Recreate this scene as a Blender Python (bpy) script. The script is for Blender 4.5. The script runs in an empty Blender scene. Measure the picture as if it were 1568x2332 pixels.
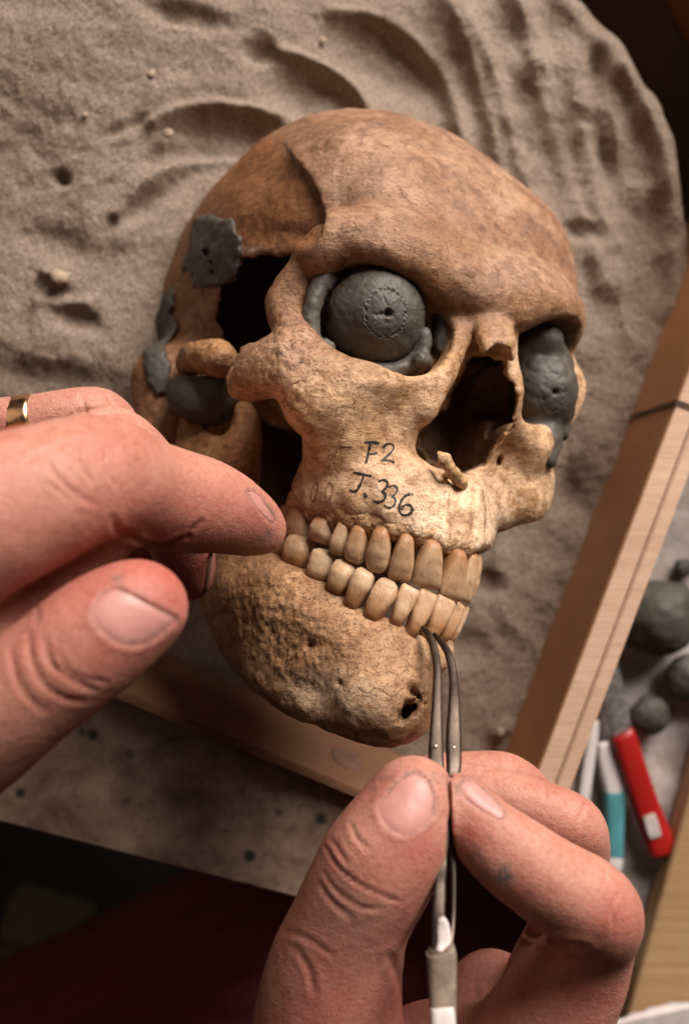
import bpy, bmesh, math, os
import numpy as np
from mathutils import Vector, Matrix
from mathutils.bvhtree import BVHTree

# ------------------------------------------------------------------ camera, world, light
S = 0.001                      # everything below is modelled in millimetres
scn = bpy.context.scene
CAM_H, LENS = 269.0, 35.0      # camera height above the plane of the nose bridge (mm), focal length
cam_d = bpy.data.cameras.new('camera'); cam = bpy.data.objects.new('camera', cam_d)
scn.collection.objects.link(cam); scn.camera = cam
cam.location = (0, 0, CAM_H * S)
cam_d.sensor_fit = 'VERTICAL'; cam_d.sensor_height = 36.0; cam_d.sensor_width = 36.0
cam_d.lens = LENS; cam_d.clip_start = 0.005; cam_d.clip_end = 50
cam_d.dof.use_dof = True; cam_d.dof.focus_distance = (CAM_H - 20) * S; cam_d.dof.aperture_fstop = 9.5

world = bpy.data.worlds.new('World'); scn.world = world; world.use_nodes = True
bg = world.node_tree.nodes['Background']
bg.inputs[0].default_value = (1.0, 0.72, 0.55, 1); bg.inputs[1].default_value = 0.022

def area_light(name, loc, target, size, sizey, power, col):
    d = bpy.data.lights.new(name, 'AREA'); d.shape = 'RECTANGLE'; d.size = size; d.size_y = sizey
    d.energy = power; d.color = col
    o = bpy.data.objects.new(name, d); scn.collection.objects.link(o)
    o.location = loc
    o.rotation_euler = (Vector(target) - Vector(loc)).to_track_quat('-Z', 'Y').to_euler()
    return o
area_light('window_light', (0.58, 1.0, 0.58), (0.0, 0.0, -0.02), 0.8, 0.8, 45, (1.0, 0.905, 0.83))
area_light('added_fill_light', (-0.75, 0.55, 0.95), (0.0, 0.0, -0.05), 0.9, 0.9, 1.6, (1.0, 0.80, 0.66))  # weak fill added from the upper left, no known source there

vs = scn.view_settings
vs.view_transform = 'Standard'; vs.look = 'None'; vs.exposure = 0.0; vs.gamma = 1.0
scn.cycles.use_denoising = True
PARTS = os.environ.get('PARTS', 'all')
def want(k): return PARTS == 'all' or k in PARTS.split(',')

# ------------------------------------------------------------------ helpers
RNG = np.random.default_rng(7)
MPP = 36.0 * CAM_H / LENS / 2332.0        # mm per picture unit at z = 0 (picture 1568 x 2332)
def P(u, v, z):
    s = MPP * (CAM_H - z) / CAM_H
    return np.array([(u - 784.0) * s, (1166.0 - v) * s, z], float)
def mmpx(z): return MPP * (CAM_H - z) / CAM_H
def to_px(w):
    s = MPP * (CAM_H - w[..., 2]) / CAM_H
    return np.stack([784.0 + w[..., 0] / s, 1166.0 - w[..., 1] / s], -1)
def c1(x, y): return (303.6 + x * .6777, 227.7 + y * .6777)
def c2(x, y): return (455.4 + x * .5324, 910.7 + y * .5324)
def c3(x, y): return (x * .4356, 834.9 + y * .4356)
def c4(x, y): return (569.2 + x * .637, 1631.8 + y * .637)
def c5(x, y): return (1062.5 + x * .772, 531 + y * .772)

def link(o): scn.collection.objects.link(o); return o
def tag(o, label=None, cat=None, group=None, kind=None):
    for k, v in (('label', label), ('category', cat), ('group', group), ('kind', kind)):
        if v: o[k] = v
    return o
def empty(name, loc, label, cat, group=None):
    o = link(bpy.data.objects.new(name, None)); o.empty_display_size = .01
    o.location = Vector(loc) * S
    tag(o, label, cat, group)
    return o
def make_obj(name, verts, faces, m, parent=None, smooth=True, attrs=None):
    """verts in world mm."""
    me = bpy.data.meshes.new(name)
    verts = np.asarray(verts, float) * S
    if parent is not None:
        off = np.zeros(3); q = parent
        while q is not None:
            off += np.array(q.location); q = q.parent
        verts = verts - off
    if isinstance(faces, np.ndarray):
        n = len(faces); k = faces.shape[1]
        me.vertices.add(len(verts)); me.vertices.foreach_set('co', verts.astype(np.float32).ravel())
        me.loops.add(n * k); me.loops.foreach_set('vertex_index', faces.astype(np.int32).ravel())
        me.polygons.add(n); me.polygons.foreach_set('loop_start', np.arange(0, n * k, k, dtype=np.int32))
        me.update(calc_edges=True)
    else:
        me.from_pydata([tuple(v) for v in verts], [], faces)
    if smooth: me.polygons.foreach_set('use_smooth', np.ones(len(me.polygons), bool))
    for an, av in (attrs or {}).items():
        av = np.asarray(av, np.float32)
        if av.ndim == 1:
            a = me.attributes.new(an, 'FLOAT', 'POINT'); a.data.foreach_set('value', av)
        else:
            a = me.attributes.new(an, 'FLOAT_COLOR', 'POINT'); a.data.foreach_set('color', av.ravel())
    me.validate(); me.update()
    me.materials.append(m)
    o = link(bpy.data.objects.new(name, me))
    if parent is not None: o.parent = parent
    return o
def copy_obj(o, parent=None):
    c = link(o.copy())
    if parent is not None: c.parent = parent
    return c

# hashed value noise, vectorised
_perm = RNG.random(1 << 16).astype(np.float32)
def vnoise(p):
    p = np.asarray(p, float); i = np.floor(p).astype(np.int64); f = p - i; f = f * f * (3 - 2 * f)
    def h(a, b, c): return _perm[(a * 73856093 ^ b * 19349663 ^ c * 83492791) & 65535]
    x, y, z = i[..., 0], i[..., 1], i[..., 2]; fx, fy, fz = f[..., 0], f[..., 1], f[..., 2]
    r = 0
    for dx in (0, 1):
        for dy in (0, 1):
            for dz in (0, 1):
                r = r + h(x + dx, y + dy, z + dz) * (fx if dx else 1 - fx) * (fy if dy else 1 - fy) * (fz if dz else 1 - fz)
    return r * 2 - 1
def fbm(p, octv=3, lac=2.1, gain=.5):
    s, a, q = 0, 1, np.asarray(p, float)
    for k in range(octv):
        s = s + a * vnoise(q + 17.3 * k); q = q * lac; a *= gain
    return s
def sstep(a, b, x):
    t = np.clip((x - a) / (b - a), 0, 1); return t * t * (3 - 2 * t)
def spline(pts, n):
    """Catmull-Rom through rows of pts (any number of columns) -> n rows"""
    p = np.asarray(pts, float); m = len(p); t = np.linspace(0, m - 1 - 1e-9, n); i = t.astype(int); f = (t - i)[:, None]
    g = lambda k: p[np.clip(k, 0, m - 1)]
    a, b, c, d = g(i - 1), g(i), g(i + 1), g(i + 2)
    return .5 * (2 * b + (c - a) * f + (2 * a - 5 * b + 4 * c - d) * f ** 2 + (3 * b - a - 3 * c + d) * f ** 3)

# ------------------------------------------------------------------ signed distance fields
class Field:
    def __init__(s, lo, hi, h):
        s.lo = np.array(lo, float); s.h = h
        s.n = np.ceil((np.array(hi) - s.lo) / h).astype(int) + 1
        s.A = np.full(s.n, 40.0, np.float32)
    def reg(s, lo, hi):
        a = np.clip(np.floor((np.asarray(lo) - s.lo) / s.h).astype(int), 0, s.n)
        b = np.clip(np.ceil((np.asarray(hi) - s.lo) / s.h).astype(int) + 1, 0, s.n)
        if np.any(b <= a): return None
        ax = [(s.lo[i] + s.h * np.arange(a[i], b[i])).astype(np.float32) for i in range(3)]
        return (slice(a[0], b[0]), slice(a[1], b[1]), slice(a[2], b[2])), ax[0][:, None, None], ax[1][None, :, None], ax[2][None, None, :]
    def apply(s, fn, lo, hi, mode='add', k=0.0):
        r = s.reg(lo, hi)
        if r is None: return
        sl, X, Y, Z = r
        d = fn(X, Y, Z); a = s.A[sl]
        if mode == 'sub': a, d = -a, d
        if k > 0:
            hh = np.maximum(k - np.abs(a - d), 0) / k
            o = np.minimum(a, d) - hh * hh * k * .25
        else: o = np.minimum(a, d)
        s.A[sl] = -o if mode == 'sub' else o
    def ell(s, c, r, k=0, mode='add', rot=None):
        c = np.array(c, float); r = np.array(r, float); m = r.max() + k + 2
        Rm = np.eye(3) if rot is None else np.array(rot)
        def fn(X, Y, Z):
            x, y, z = X - c[0], Y - c[1], Z - c[2]
            a = (Rm[0, 0] * x + Rm[0, 1] * y + Rm[0, 2] * z); b = (Rm[1, 0] * x + Rm[1, 1] * y + Rm[1, 2] * z); d = (Rm[2, 0] * x + Rm[2, 1] * y + Rm[2, 2] * z)
            k0 = np.sqrt((a / r[0]) ** 2 + (b / r[1]) ** 2 + (d / r[2]) ** 2)
            k1 = np.sqrt((a / r[0] ** 2) ** 2 + (b / r[1] ** 2) ** 2 + (d / r[2] ** 2) ** 2) + 1e-6
            return k0 * (k0 - 1) / k1
        s.apply(fn, c - m, c + m, mode, k)
    def cone(s, a, b, ra, rb, k=0, mode='add', flat=None):
        a = np.array(a, float); b = np.array(b, float); m = max(ra, rb) + k + 2
        ba = b - a; L = float(ba @ ba) + 1e-9
        def fn(X, Y, Z):
            x, y, z = X - a[0], Y - a[1], Z - a[2]
            t = np.clip((x * ba[0] + y * ba[1] + z * ba[2]) / L, 0, 1)
            return np.sqrt((x - t * ba[0]) ** 2 + (y - t * ba[1]) ** 2 + (z - t * ba[2]) ** 2) - (ra + (rb - ra) * t)
        s.apply(fn, np.minimum(a, b) - m, np.maximum(a, b) + m, mode, k)
    def chain(s, pts, k=4, mode='add', n=None, closed=False):
        """pts rows x,y,z,r"""
        p = np.asarray(pts, float)
        if closed: p = np.vstack([p, p[:1]])
        if n: p = spline(p, n)
        for i in range(len(p) - 1):
            s.cone(p[i, :3], p[i + 1, :3], p[i, 3], p[i + 1, 3], k if mode == 'add' else k, mode)
    def mesh(s):
        A = s.A; Sg = A < 0; n = A.shape
        c = np.zeros([x - 1 for x in n], np.uint8)
        cor = [(i, j, k) for i in (0, 1) for j in (0, 1) for k in (0, 1)]
        for i, j, k in cor: c += Sg[i:n[0] - 1 + i, j:n[1] - 1 + j, k:n[2] - 1 + k]
        mask = (c > 0) & (c < 8); ii = np.argwhere(mask)
        vid = np.full(mask.shape, -1, np.int32); vid[mask] = np.arange(len(ii))
        vals = {q: A[ii[:, 0] + q[0], ii[:, 1] + q[1], ii[:, 2] + q[2]] for q in cor}
        acc = np.zeros((len(ii), 3)); cnt = np.zeros(len(ii))
        for q in cor:
            for ax in range(3):
                if q[ax] == 0:
                    r = list(q); r[ax] = 1; r = tuple(r)
                    a, b = vals[q], vals[r]; cr = (a < 0) != (b < 0)
                    t = np.where(cr, a / np.where(cr, a - b, 1), 0)
                    pt = np.array(q, float)[None, :].repeat(len(ii), 0); pt[:, ax] = t
                    acc[cr] += pt[cr]; cnt[cr] += 1
        V = s.lo + s.h * (ii + acc / cnt[:, None]); F = []
        for ax in range(3):
            o1, o2 = [(1, 2), (2, 0), (0, 1)][ax]
            a0 = [slice(0, None)] * 3; a1 = [slice(0, None)] * 3
            a0[ax] = slice(0, n[ax] - 1); a1[ax] = slice(1, n[ax])
            cr = Sg[tuple(a0)] != Sg[tuple(a1)]; inside = Sg[tuple(a0)]
            e = np.argwhere(cr); ok = (e[:, o1] > 0) & (e[:, o2] > 0) & (e[:, o1] < n[o1] - 1) & (e[:, o2] < n[o2] - 1); e = e[ok]
            fl = inside[e[:, 0], e[:, 1], e[:, 2]]
            def cell(d1, d2):
                q = e.copy(); q[:, o1] += d1; q[:, o2] += d2; return vid[q[:, 0], q[:, 1], q[:, 2]]
            qd = np.stack([cell(-1, -1), cell(0, -1), cell(0, 0), cell(-1, 0)], 1)
            qd[~fl] = qd[~fl][:, ::-1]; F.append(qd)
        return V, np.vstack(F)
def smooth_mesh(V, F, it=1, lam=.5):
    e = np.vstack([F[:, [i, (i + 1) % F.shape[1]]] for i in range(F.shape[1])]); a = np.r_[e[:, 0], e[:, 1]]; b = np.r_[e[:, 1], e[:, 0]]
    cnt = np.bincount(a, minlength=len(V)) + 1e-9
    for _ in range(it):
        m = np.stack([np.bincount(a, V[b, i], len(V)) for i in range(3)], 1) / cnt[:, None]; V = V + lam * (m - V)
    return V
def normals(V, F):
    a, b, c = V[F[:, 0]], V[F[:, 1]], V[F[:, 2]]
    fn = np.cross(b - a, c - a)
    if F.shape[1] == 4: fn = fn + np.cross(c - a, V[F[:, 3]] - a)
    N = np.zeros_like(V)
    for j in range(F.shape[1]):
        for i in range(3): N[:, i] += np.bincount(F[:, j], fn[:, i], len(V))
    return N / (np.linalg.norm(N, axis=1, keepdims=True) + 1e-12)
def poly_sd(px, poly):
    """signed distance (negative inside) of px (...,2) to a polygon"""
    poly = np.asarray(poly, float); x, y = px[..., 0], px[..., 1]
    d = np.full(x.shape, 1e9); ins = np.zeros(x.shape, bool); m = len(poly)
    for i in range(m):
        ax, ay = poly[i]; bx, by = poly[(i + 1) % m]; ex, ey = bx - ax, by - ay
        t = np.clip(((x - ax) * ex + (y - ay) * ey) / (ex * ex + ey * ey + 1e-9), 0, 1)
        d = np.minimum(d, (x - ax - t * ex) ** 2 + (y - ay - t * ey) ** 2)
        cond = ((ay > y) != (by > y)); xi = ax + (y - ay) * ex / np.where(abs(ey) < 1e-9, 1e-9, ey)
        ins ^= cond & (x < xi)
    d = np.sqrt(d); return np.where(ins, -d, d)
def poly_len_sd(px, line):
    d = np.full(px.shape[:-1], 1e9); line = np.asarray(line, float); x, y = px[..., 0], px[..., 1]
    for i in range(len(line) - 1):
        ax, ay = line[i]; ex, ey = line[i + 1] - line[i]
        t = np.clip(((x - ax) * ex + (y - ay) * ey) / (ex * ex + ey * ey + 1e-9), 0, 1)
        d = np.minimum(d, (x - ax - t * ex) ** 2 + (y - ay - t * ey) ** 2)
    return np.sqrt(d)

def px_cut(F, poly, zlo, zhi, rough=1.0, k=.6):
    poly = np.asarray(poly, float); qs = np.array([P(u, v, z) for u, v in poly for z in (zlo, zhi)])
    r = F.reg(qs.min(0) - 2, qs.max(0) + 2); sl, X, Y, Z = r; w = np.stack(np.broadcast_arrays(X, Y, Z), -1).astype(float)
    d = poly_sd(to_px(w), poly) * MPP * .93 + rough * (.5 * vnoise(w * .45) + .3 * vnoise(w * 1.1))
    d = np.maximum(d, np.maximum(zlo + rough * vnoise(w * .3) - w[..., 2], w[..., 2] - zhi)).astype(np.float32)
    a = -F.A[sl]; hh = np.maximum(k - np.abs(a - d), 0) / k; F.A[sl] = -(np.minimum(a, d) - hh * hh * k * .25)

# ------------------------------------------------------------------ materials
class NT:
    def __init__(s, name):
        s.m = bpy.data.materials.new(name); s.m.use_nodes = True; s.t = s.m.node_tree
        s.b = s.t.nodes['Principled BSDF']; s.out = s.t.nodes['Material Output']
    def n(s, ty, **kw):
        o = s.t.nodes.new(ty)
        for k, v in kw.items():
            if k.startswith('i_'):
                key = k[2:]; o.inputs[int(key) if key.isdigit() else key.replace('_', ' ')].default_value = v
            else: setattr(o, k, v)
        return o
    def l(s, a, b): s.t.links.new(a, b)
    def coord(s):
        if not hasattr(s, '_c'):
            g = s.n('ShaderNodeNewGeometry'); v = s.n('ShaderNodeVectorMath', operation='SCALE'); v.inputs['Scale'].default_value = 1000.0
            s.l(g.outputs['Position'], v.inputs[0]); s._c = v.outputs[0]
        return s._c
    def noise(s, scale, detail=4, rough=.55, dist=0, vec=None):
        o = s.n('ShaderNodeTexNoise'); o.inputs['Scale'].default_value = scale; o.inputs['Detail'].default_value = detail
        o.inputs['Roughness'].default_value = rough; o.inputs['Distortion'].default_value = dist
        s.l(vec or s.coord(), o.inputs['Vector']); return o.outputs['Fac']
    def stretch(s, sc, rot=(0, 0, 0)):
        o = s.n('ShaderNodeMapping'); o.inputs['Scale'].default_value = sc; o.inputs['Rotation'].default_value = rot
        s.l(s.coord(), o.inputs['Vector']); return o.outputs[0]
    def voro(s, scale, feature='F1', rand=1.0, vec=None):
        o = s.n('ShaderNodeTexVoronoi'); o.feature = feature; o.inputs['Scale'].default_value = scale; o.inputs['Randomness'].default_value = rand
        s.l(vec or s.coord(), o.inputs['Vector']); return o.outputs['Distance']
    def ramp(s, fac, stops):
        o = s.n('ShaderNodeValToRGB'); e = o.color_ramp.elements
        while len(e) < len(stops): e.new(.5)
        for q, (p, c) in zip(e, stops): q.position = p; q.color = (*c, 1) if len(c) == 3 else c
        s.l(fac, o.inputs[0]); return o.outputs[0]
    def mix(s, fac, a, b, mode='MIX'):
        o = s.n('ShaderNodeMix', data_type='RGBA', blend_type=mode)
        for sock, v in ((o.inputs[0], fac), (o.inputs[6], a), (o.inputs[7], b)):
            if hasattr(v, 'links'): s.l(v, sock)
            elif isinstance(v, (int, float)): sock.default_value = v
            else: sock.default_value = (*v, 1)
        return o.outputs[2]
    def math(s, op, a, b=0.0):
        o = s.n('ShaderNodeMath', operation=op)
        for sock, v in ((o.inputs[0], a), (o.inputs[1], b)):
            if hasattr(v, 'links'): s.l(v, sock)
            else: sock.default_value = v
        return o.outputs[0]
    def attr(s, name, col=False):
        o = s.n('ShaderNodeAttribute'); o.attribute_name = name; return o.outputs['Color' if col else 'Fac']
    def bump(s, h, strength, dist):
        o = s.n('ShaderNodeBump'); o.inputs['Strength'].default_value = strength; o.inputs['Distance'].default_value = dist * S
        s.l(h, o.inputs['Height'])
        if hasattr(s, '_bn'): s.l(s._bn, o.inputs['Normal'])
        s._bn = o.outputs[0]; s.l(s._bn, s.b.inputs['Normal'])
    def fin(s, col, rough=.6, spec=.35):
        if hasattr(col, 'links'): s.l(col, s.b.inputs['Base Color'])
        else: s.b.inputs['Base Color'].default_value = (*col, 1)
        if hasattr(rough, 'links'): s.l(rough, s.b.inputs['Roughness'])
        else: s.b.inputs['Roughness'].default_value = rough
        s.b.inputs['Specular IOR Level'].default_value = spec
        return s.m

def mat_bone():
    t = NT('bone'); tint = t.attr('tint', True); rough = t.attr('porous')
    n1 = t.noise(.06, 6, .6, .6); n2 = t.noise(.30, 8, .68, .5); n3 = t.noise(1.3, 6, .72); st = t.noise(.5, 6, .7, .15, t.stretch((.35, 1.6, 1.0), (0, 0, .35)))
    c = t.mix(t.ramp(n1, [(.35, (0, 0, 0)), (.65, (1, 1, 1))]), (.86, .78, .72), (1.20, 1.10, .98))
    c = t.mix(1.0, tint, c, 'MULTIPLY')
    c = t.mix(t.ramp(st, [(.30, (.75, .75, .75)), (.52, (0, 0, 0))]), c, t.mix(1.0, c, (1.5, 1.5, 1.5), 'MULTIPLY'))
    c = t.mix(t.ramp(n2, [(.48, (0, 0, 0)), (.66, (.85, .85, .85))]), c, t.mix(1.0, c, (.48, .35, .25), 'MULTIPLY'))
    c = t.mix(t.ramp(n3, [(.54, (0, 0, 0)), (.66, (1, 1, 1))]), c, t.mix(1.0, c, (.32, .24, .18), 'MULTIPLY'))
    vm = t.n('ShaderNodeVectorMath', operation='ADD'); nd = t.n('ShaderNodeTexNoise'); nd.inputs['Scale'].default_value = .12; nd.inputs['Detail'].default_value = 4
    sc_ = t.n('ShaderNodeVectorMath', operation='SCALE'); sc_.inputs['Scale'].default_value = 9.0; t.l(t.coord(), nd.inputs['Vector']); t.l(nd.outputs['Color'], sc_.inputs[0]); t.l(t.coord(), vm.inputs[0]); t.l(sc_.outputs[0], vm.inputs[1])
    cr = t.ramp(t.voro(.055, 'DISTANCE_TO_EDGE', vec=vm.outputs[0]), [(.004, (1, 1, 1)), (.014, (0, 0, 0))]); cm = t.math('MULTIPLY', cr, t.ramp(n1, [(.50, (0, 0, 0)), (.60, (1, 1, 1))]))
    c = t.mix(t.math('MULTIPLY', cm, .35), c, t.mix(1.0, c, (.30, .22, .16), 'MULTIPLY')); t.bump(t.math('MULTIPLY', cm, -1.0), .5, .5)
    pit = t.noise(.8, 7, .7, .1)
    pm = t.math('MULTIPLY', t.ramp(pit, [(.36, (1, 1, 1)), (.45, (0, 0, 0))]), rough)
    c = t.mix(t.math('MULTIPLY', pm, .55), c, t.mix(1.0, c, (.42, .29, .19), 'MULTIPLY'))
    t.bump(st, .5, .8); t.bump(n2, .5, 1.0); t.bump(n3, .6, .45)
    t.bump(t.math('MULTIPLY', t.ramp(pit, [(.30, (0, 0, 0)), (.44, (1, 1, 1))]), rough), .7, .9)
    return t.fin(c, t.ramp(n2, [(.3, (.36, .36, .36)), (.7, (.56, .56, .56))]), .42)
def mat_tooth():
    t = NT('tooth enamel'); n = t.noise(.25, 5, .6); n2 = t.noise(1.1, 5, .65, .4, vec=t.stretch((1.5, .35, 1), (0, 0, .3))); rt = t.attr('root')
    c = t.mix(t.ramp(n, [(.35, (0, 0, 0)), (.7, (1, 1, 1))]), (.47, .31, .185), (.61, .45, .30))
    oi = t.n('ShaderNodeObjectInfo'); c = t.mix(t.math('MULTIPLY', oi.outputs['Random'], .75), c, t.mix(1.0, c, (.74, .60, .46), 'MULTIPLY'))
    c = t.mix(t.ramp(rt, [(.25, (0, 0, 0)), (.85, (1, 1, 1))]), c, (.32, .155, .065))
    c = t.mix(t.ramp(n2, [(.54, (0, 0, 0)), (.70, (.85, .85, .85))]), c, t.mix(1.0, c, (.5, .36, .25), 'MULTIPLY'))
    t.bump(n2, .3, .4); t.bump(n, .25, .8)
    t.b.inputs['Subsurface Weight'].default_value = .15; t.b.inputs['Subsurface Radius'].default_value = (1.5, .9, .5); t.b.inputs['Subsurface Scale'].default_value = S
    return t.fin(c, t.ramp(n2, [(.3, (.36, .36, .36)), (.7, (.6, .6, .6))]), .38)
def mat_clay(name='grey clay', base=(.064, .054, .043), sp=.35):
    t = NT(name); n = t.noise(.12, 5, .6); n2 = t.noise(.8, 6, .65, .8)
    c = t.mix(n, tuple(x * .75 for x in base), tuple(x * 1.3 for x in base)); c = t.mix(t.ramp(n2, [(.55, (0, 0, 0)), (.8, (.5, .5, .5))]), c, (.11, .10, .085))
    t.bump(n2, .35, .5); t.bump(t.noise(2.6, 4, .6), .3, .2)
    return t.fin(c, .52, sp)
def mat_skin():
    t = NT('skin'); tint = t.attr('tint', True); dirt = t.attr('dirt')
    n1 = t.noise(.10, 4, .55, .5); n2 = t.noise(.7, 5, .6); v = t.voro(1.6); n3 = t.noise(2.2, 4, .6)
    c = t.mix(t.ramp(n1, [(.3, (0, 0, 0)), (.7, (1, 1, 1))]), (.93, .86, .82), (1.06, 1.06, 1.04)); c = t.mix(1.0, tint, c, 'MULTIPLY')
    c = t.mix(t.ramp(n2, [(.45, (0, 0, 0)), (.72, (.7, .7, .7))]), c, t.mix(1.0, c, (.80, .58, .48), 'MULTIPLY')); c = t.mix(t.ramp(n3, [(.52, (0, 0, 0)), (.72, (.5, .5, .5))]), c, t.mix(1.0, c, (1.25, 1.3, 1.3), 'MULTIPLY'))
    dn = t.math('MULTIPLY', dirt, t.ramp(n2, [(.35, (.1, .1, .1)), (.6, (1, 1, 1))]))
    c = t.mix(dn, c, (.10, .095, .085))
    t.bump(v, .28, .3); t.bump(n3, .35, .18); t.bump(t.noise(.55, 5, .6, .5, vec=t.stretch((1, 2.2, 1))), .3, .45)
    t.b.inputs['Subsurface Weight'].default_value = .22; t.b.inputs['Subsurface Radius'].default_value = (2.2, .75, .4); t.b.inputs['Subsurface Scale'].default_value = 1.3 * S
    return t.fin(c, .54, .32)
def mat_nail():
    t = NT('finger nail'); n = t.noise(.3, 4, .5); e = t.attr('edge')
    c = t.mix(n, (.42, .175, .155), (.52, .265, .23)); c = t.mix(e, c, (.13, .09, .065))
    t.bump(t.noise(.8, 3, .5), .15, .3)
    t.b.inputs['Subsurface Weight'].default_value = .2; t.b.inputs['Subsurface Radius'].default_value = (1.5, .5, .3); t.b.inputs['Subsurface Scale'].default_value = S
    return t.fin(c, .42, .38)
def mat_metal(name, col, rough):
    t = NT(name); n = t.noise(.5, 4, .6); t.b.inputs['Metallic'].default_value = 1.0
    t.bump(n, .1, .2)
    return t.fin(t.mix(n, tuple(x * .8 for x in col), tuple(min(1, x * 1.15) for x in col)), t.ramp(n, [(.3, (rough * .8,) * 3), (.7, (rough * 1.25,) * 3)]), .5)
def mat_sand():
    t = NT('sand'); n = t.noise(.03, 5, .6); g = t.noise(1.35, 4, .75); g2 = t.voro(.9); n4 = t.noise(.22, 5, .6)
    c = t.mix(n, (.43, .325, .255), (.59, .48, .395)); c = t.mix(t.ramp(g, [(.40, (1, 1, 1)), (.56, (0, 0, 0))]), c, t.mix(1.0, c, (.48, .41, .36), 'MULTIPLY'))
    c = t.mix(t.ramp(g, [(.58, (0, 0, 0)), (.72, (.8, .8, .8))]), c, (.68, .58, .48))
    t.bump(n4, .6, 1.8); t.bump(g, 1.0, 1.8); t.bump(g2, .5, 1.0)
    return t.fin(c, .85, .15)
def mat_wood(name, a, b, ang, sc=1.0, rough=.55):
    t = NT(name); v = t.stretch((.03 * sc, .5 * sc, .5 * sc), (0, 0, ang)); n = t.noise(1.0, 6, .6, .8, v); n2 = t.noise(.03, 4, .5)
    v2 = t.stretch((.08 * sc, 2.2 * sc, 2.2 * sc), (0, 0, ang)); n3 = t.noise(1.0, 4, .6, .3, v2)
    c = t.mix(t.ramp(n, [(.3, (0, 0, 0)), (.7, (1, 1, 1))]), a, b); c = t.mix(t.ramp(n3, [(.5, (0, 0, 0)), (.75, (.55, .55, .55))]), c, t.mix(1.0, c, (.55, .42, .34), 'MULTIPLY'))
    c = t.mix(t.ramp(n2, [(.35, (.3, .3, .3)), (.7, (0, 0, 0))]), c, t.mix(1.0, c, (.6, .5, .45), 'MULTIPLY'))
    t.bump(n3, .3, .3)
    return t.fin(c, rough, .3)
def mat_simple(name, a, b, sc, rough=.7, bump=.4, bd=1.0, spec=.3):
    t = NT(name); n = t.noise(sc, 6, .6, .4); n2 = t.noise(sc * 6, 4, .6)
    c = t.mix(t.ramp(n, [(.35, (0, 0, 0)), (.68, (1, 1, 1))]), a, b)
    t.bump(n, bump, bd); t.bump(n2, bump * .6, bd * .3)
    return t.fin(c, rough, spec)
M_bone, M_tooth, M_clay, M_skin, M_nail, M_sand = mat_bone(), mat_tooth(), mat_clay(), mat_skin(), mat_nail(), mat_sand()

# ------------------------------------------------------------------ skull: pose and landmark fit
_B = np.array([[.83, -.29, -.47], [.20, .92, -.30], [.52, .155, .82]])   # rows: left, up, forward of the skull
_U, _, _Vt = np.linalg.svd(_B); BAS = _U @ _Vt
NAS = P(1112, 722, -14.0)
def W(p): return np.asarray(p, float) @ BAS + NAS          # skull frame -> world
LM = [  # skull frame point, where it sits in the picture
    ((0, 0, 0), (1112, 722)), ((-33, -1, 0), (850, 580)), ((-46, -5, -12), (712, 598)), ((-49, -14, -18.5), (668, 648)), ((-49, -22, -20), (640, 708)),
    ((-33, -37, -4), (850, 862)), ((-14, -30, 0), (1010, 830)), ((-48, -36, -13), (690, 830)), ((-60, -43, -36), (545, 850)),
    ((-36, -58, -22), (690, 985)), ((0, -50, 5), (1043, 1085)), ((0, -68, 4), (1020, 1245)),
    ((-26, -68, -24), (715, 1150)), ((-29, -68, -38), (655, 1135)), ((33, -1, 0), (1262, 720)), ((45.5, -4, -11.5), (1260, 766)), ((49.8, -20, -15.5), (1318, 880)), ((44, -42, -14), (1205, 1085)), ((28, -46, 1), (1148, 1066)),
    ((40, -56, -20), (1180, 1165)), ((14, -30, 0), (1175, 880)), ((20, -68, -8), (1090, 1230)),
    ((0, -22, 9), (1135, 812)), ((0, 40, 0), (1035, 430)),
    ((0, 30, -180), None), ((-70, 40, -100), None), ((70, 40, -100), None), ((0, 92, -90), None), ((0, -40, -110), None),
]
_src = np.array([W(a) for a, b in LM]); _dst = np.array([s if b is None else P(b[0], b[1], s[2]) for (a, b), s in zip(LM, _src)])
def _rbf_fit(src, dst, lam=2.0):
    n = len(src); r = np.linalg.norm(src[:, None] - src[None], axis=2); Q = np.c_[np.ones(n), src]
    K = np.zeros((n + 4, n + 4)); K[:n, :n] = -r - lam * np.eye(n); K[:n, n:] = Q; K[n:, :n] = Q.T
    return np.linalg.solve(K, np.r_[dst - src, np.zeros((4, 3))])
_wc = _rbf_fit(_src, _dst, 1.0)
def warp(p):
    p = np.asarray(p, float); sh = p.shape; q = p.reshape(-1, 3); o = np.empty_like(q)
    for i in range(0, len(q), 200000):
        c = q[i:i + 200000]; r = np.linalg.norm(c[:, None] - _src[None], axis=2)
        d = -r @ _wc[:-4] + _wc[-4] + c @ _wc[-3:]
        o[i:i + 200000] = c + d
    return o.reshape(sh)
def to_pic(p): return warp(W(p))
def rows(s, pts): return [(s * a, b, c, r) for a, b, c, r in pts]

HS = .8 if os.environ.get('COARSE') else .62
sk = Field((-80, -82, -190), (80, 104, 22), HS)
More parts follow.
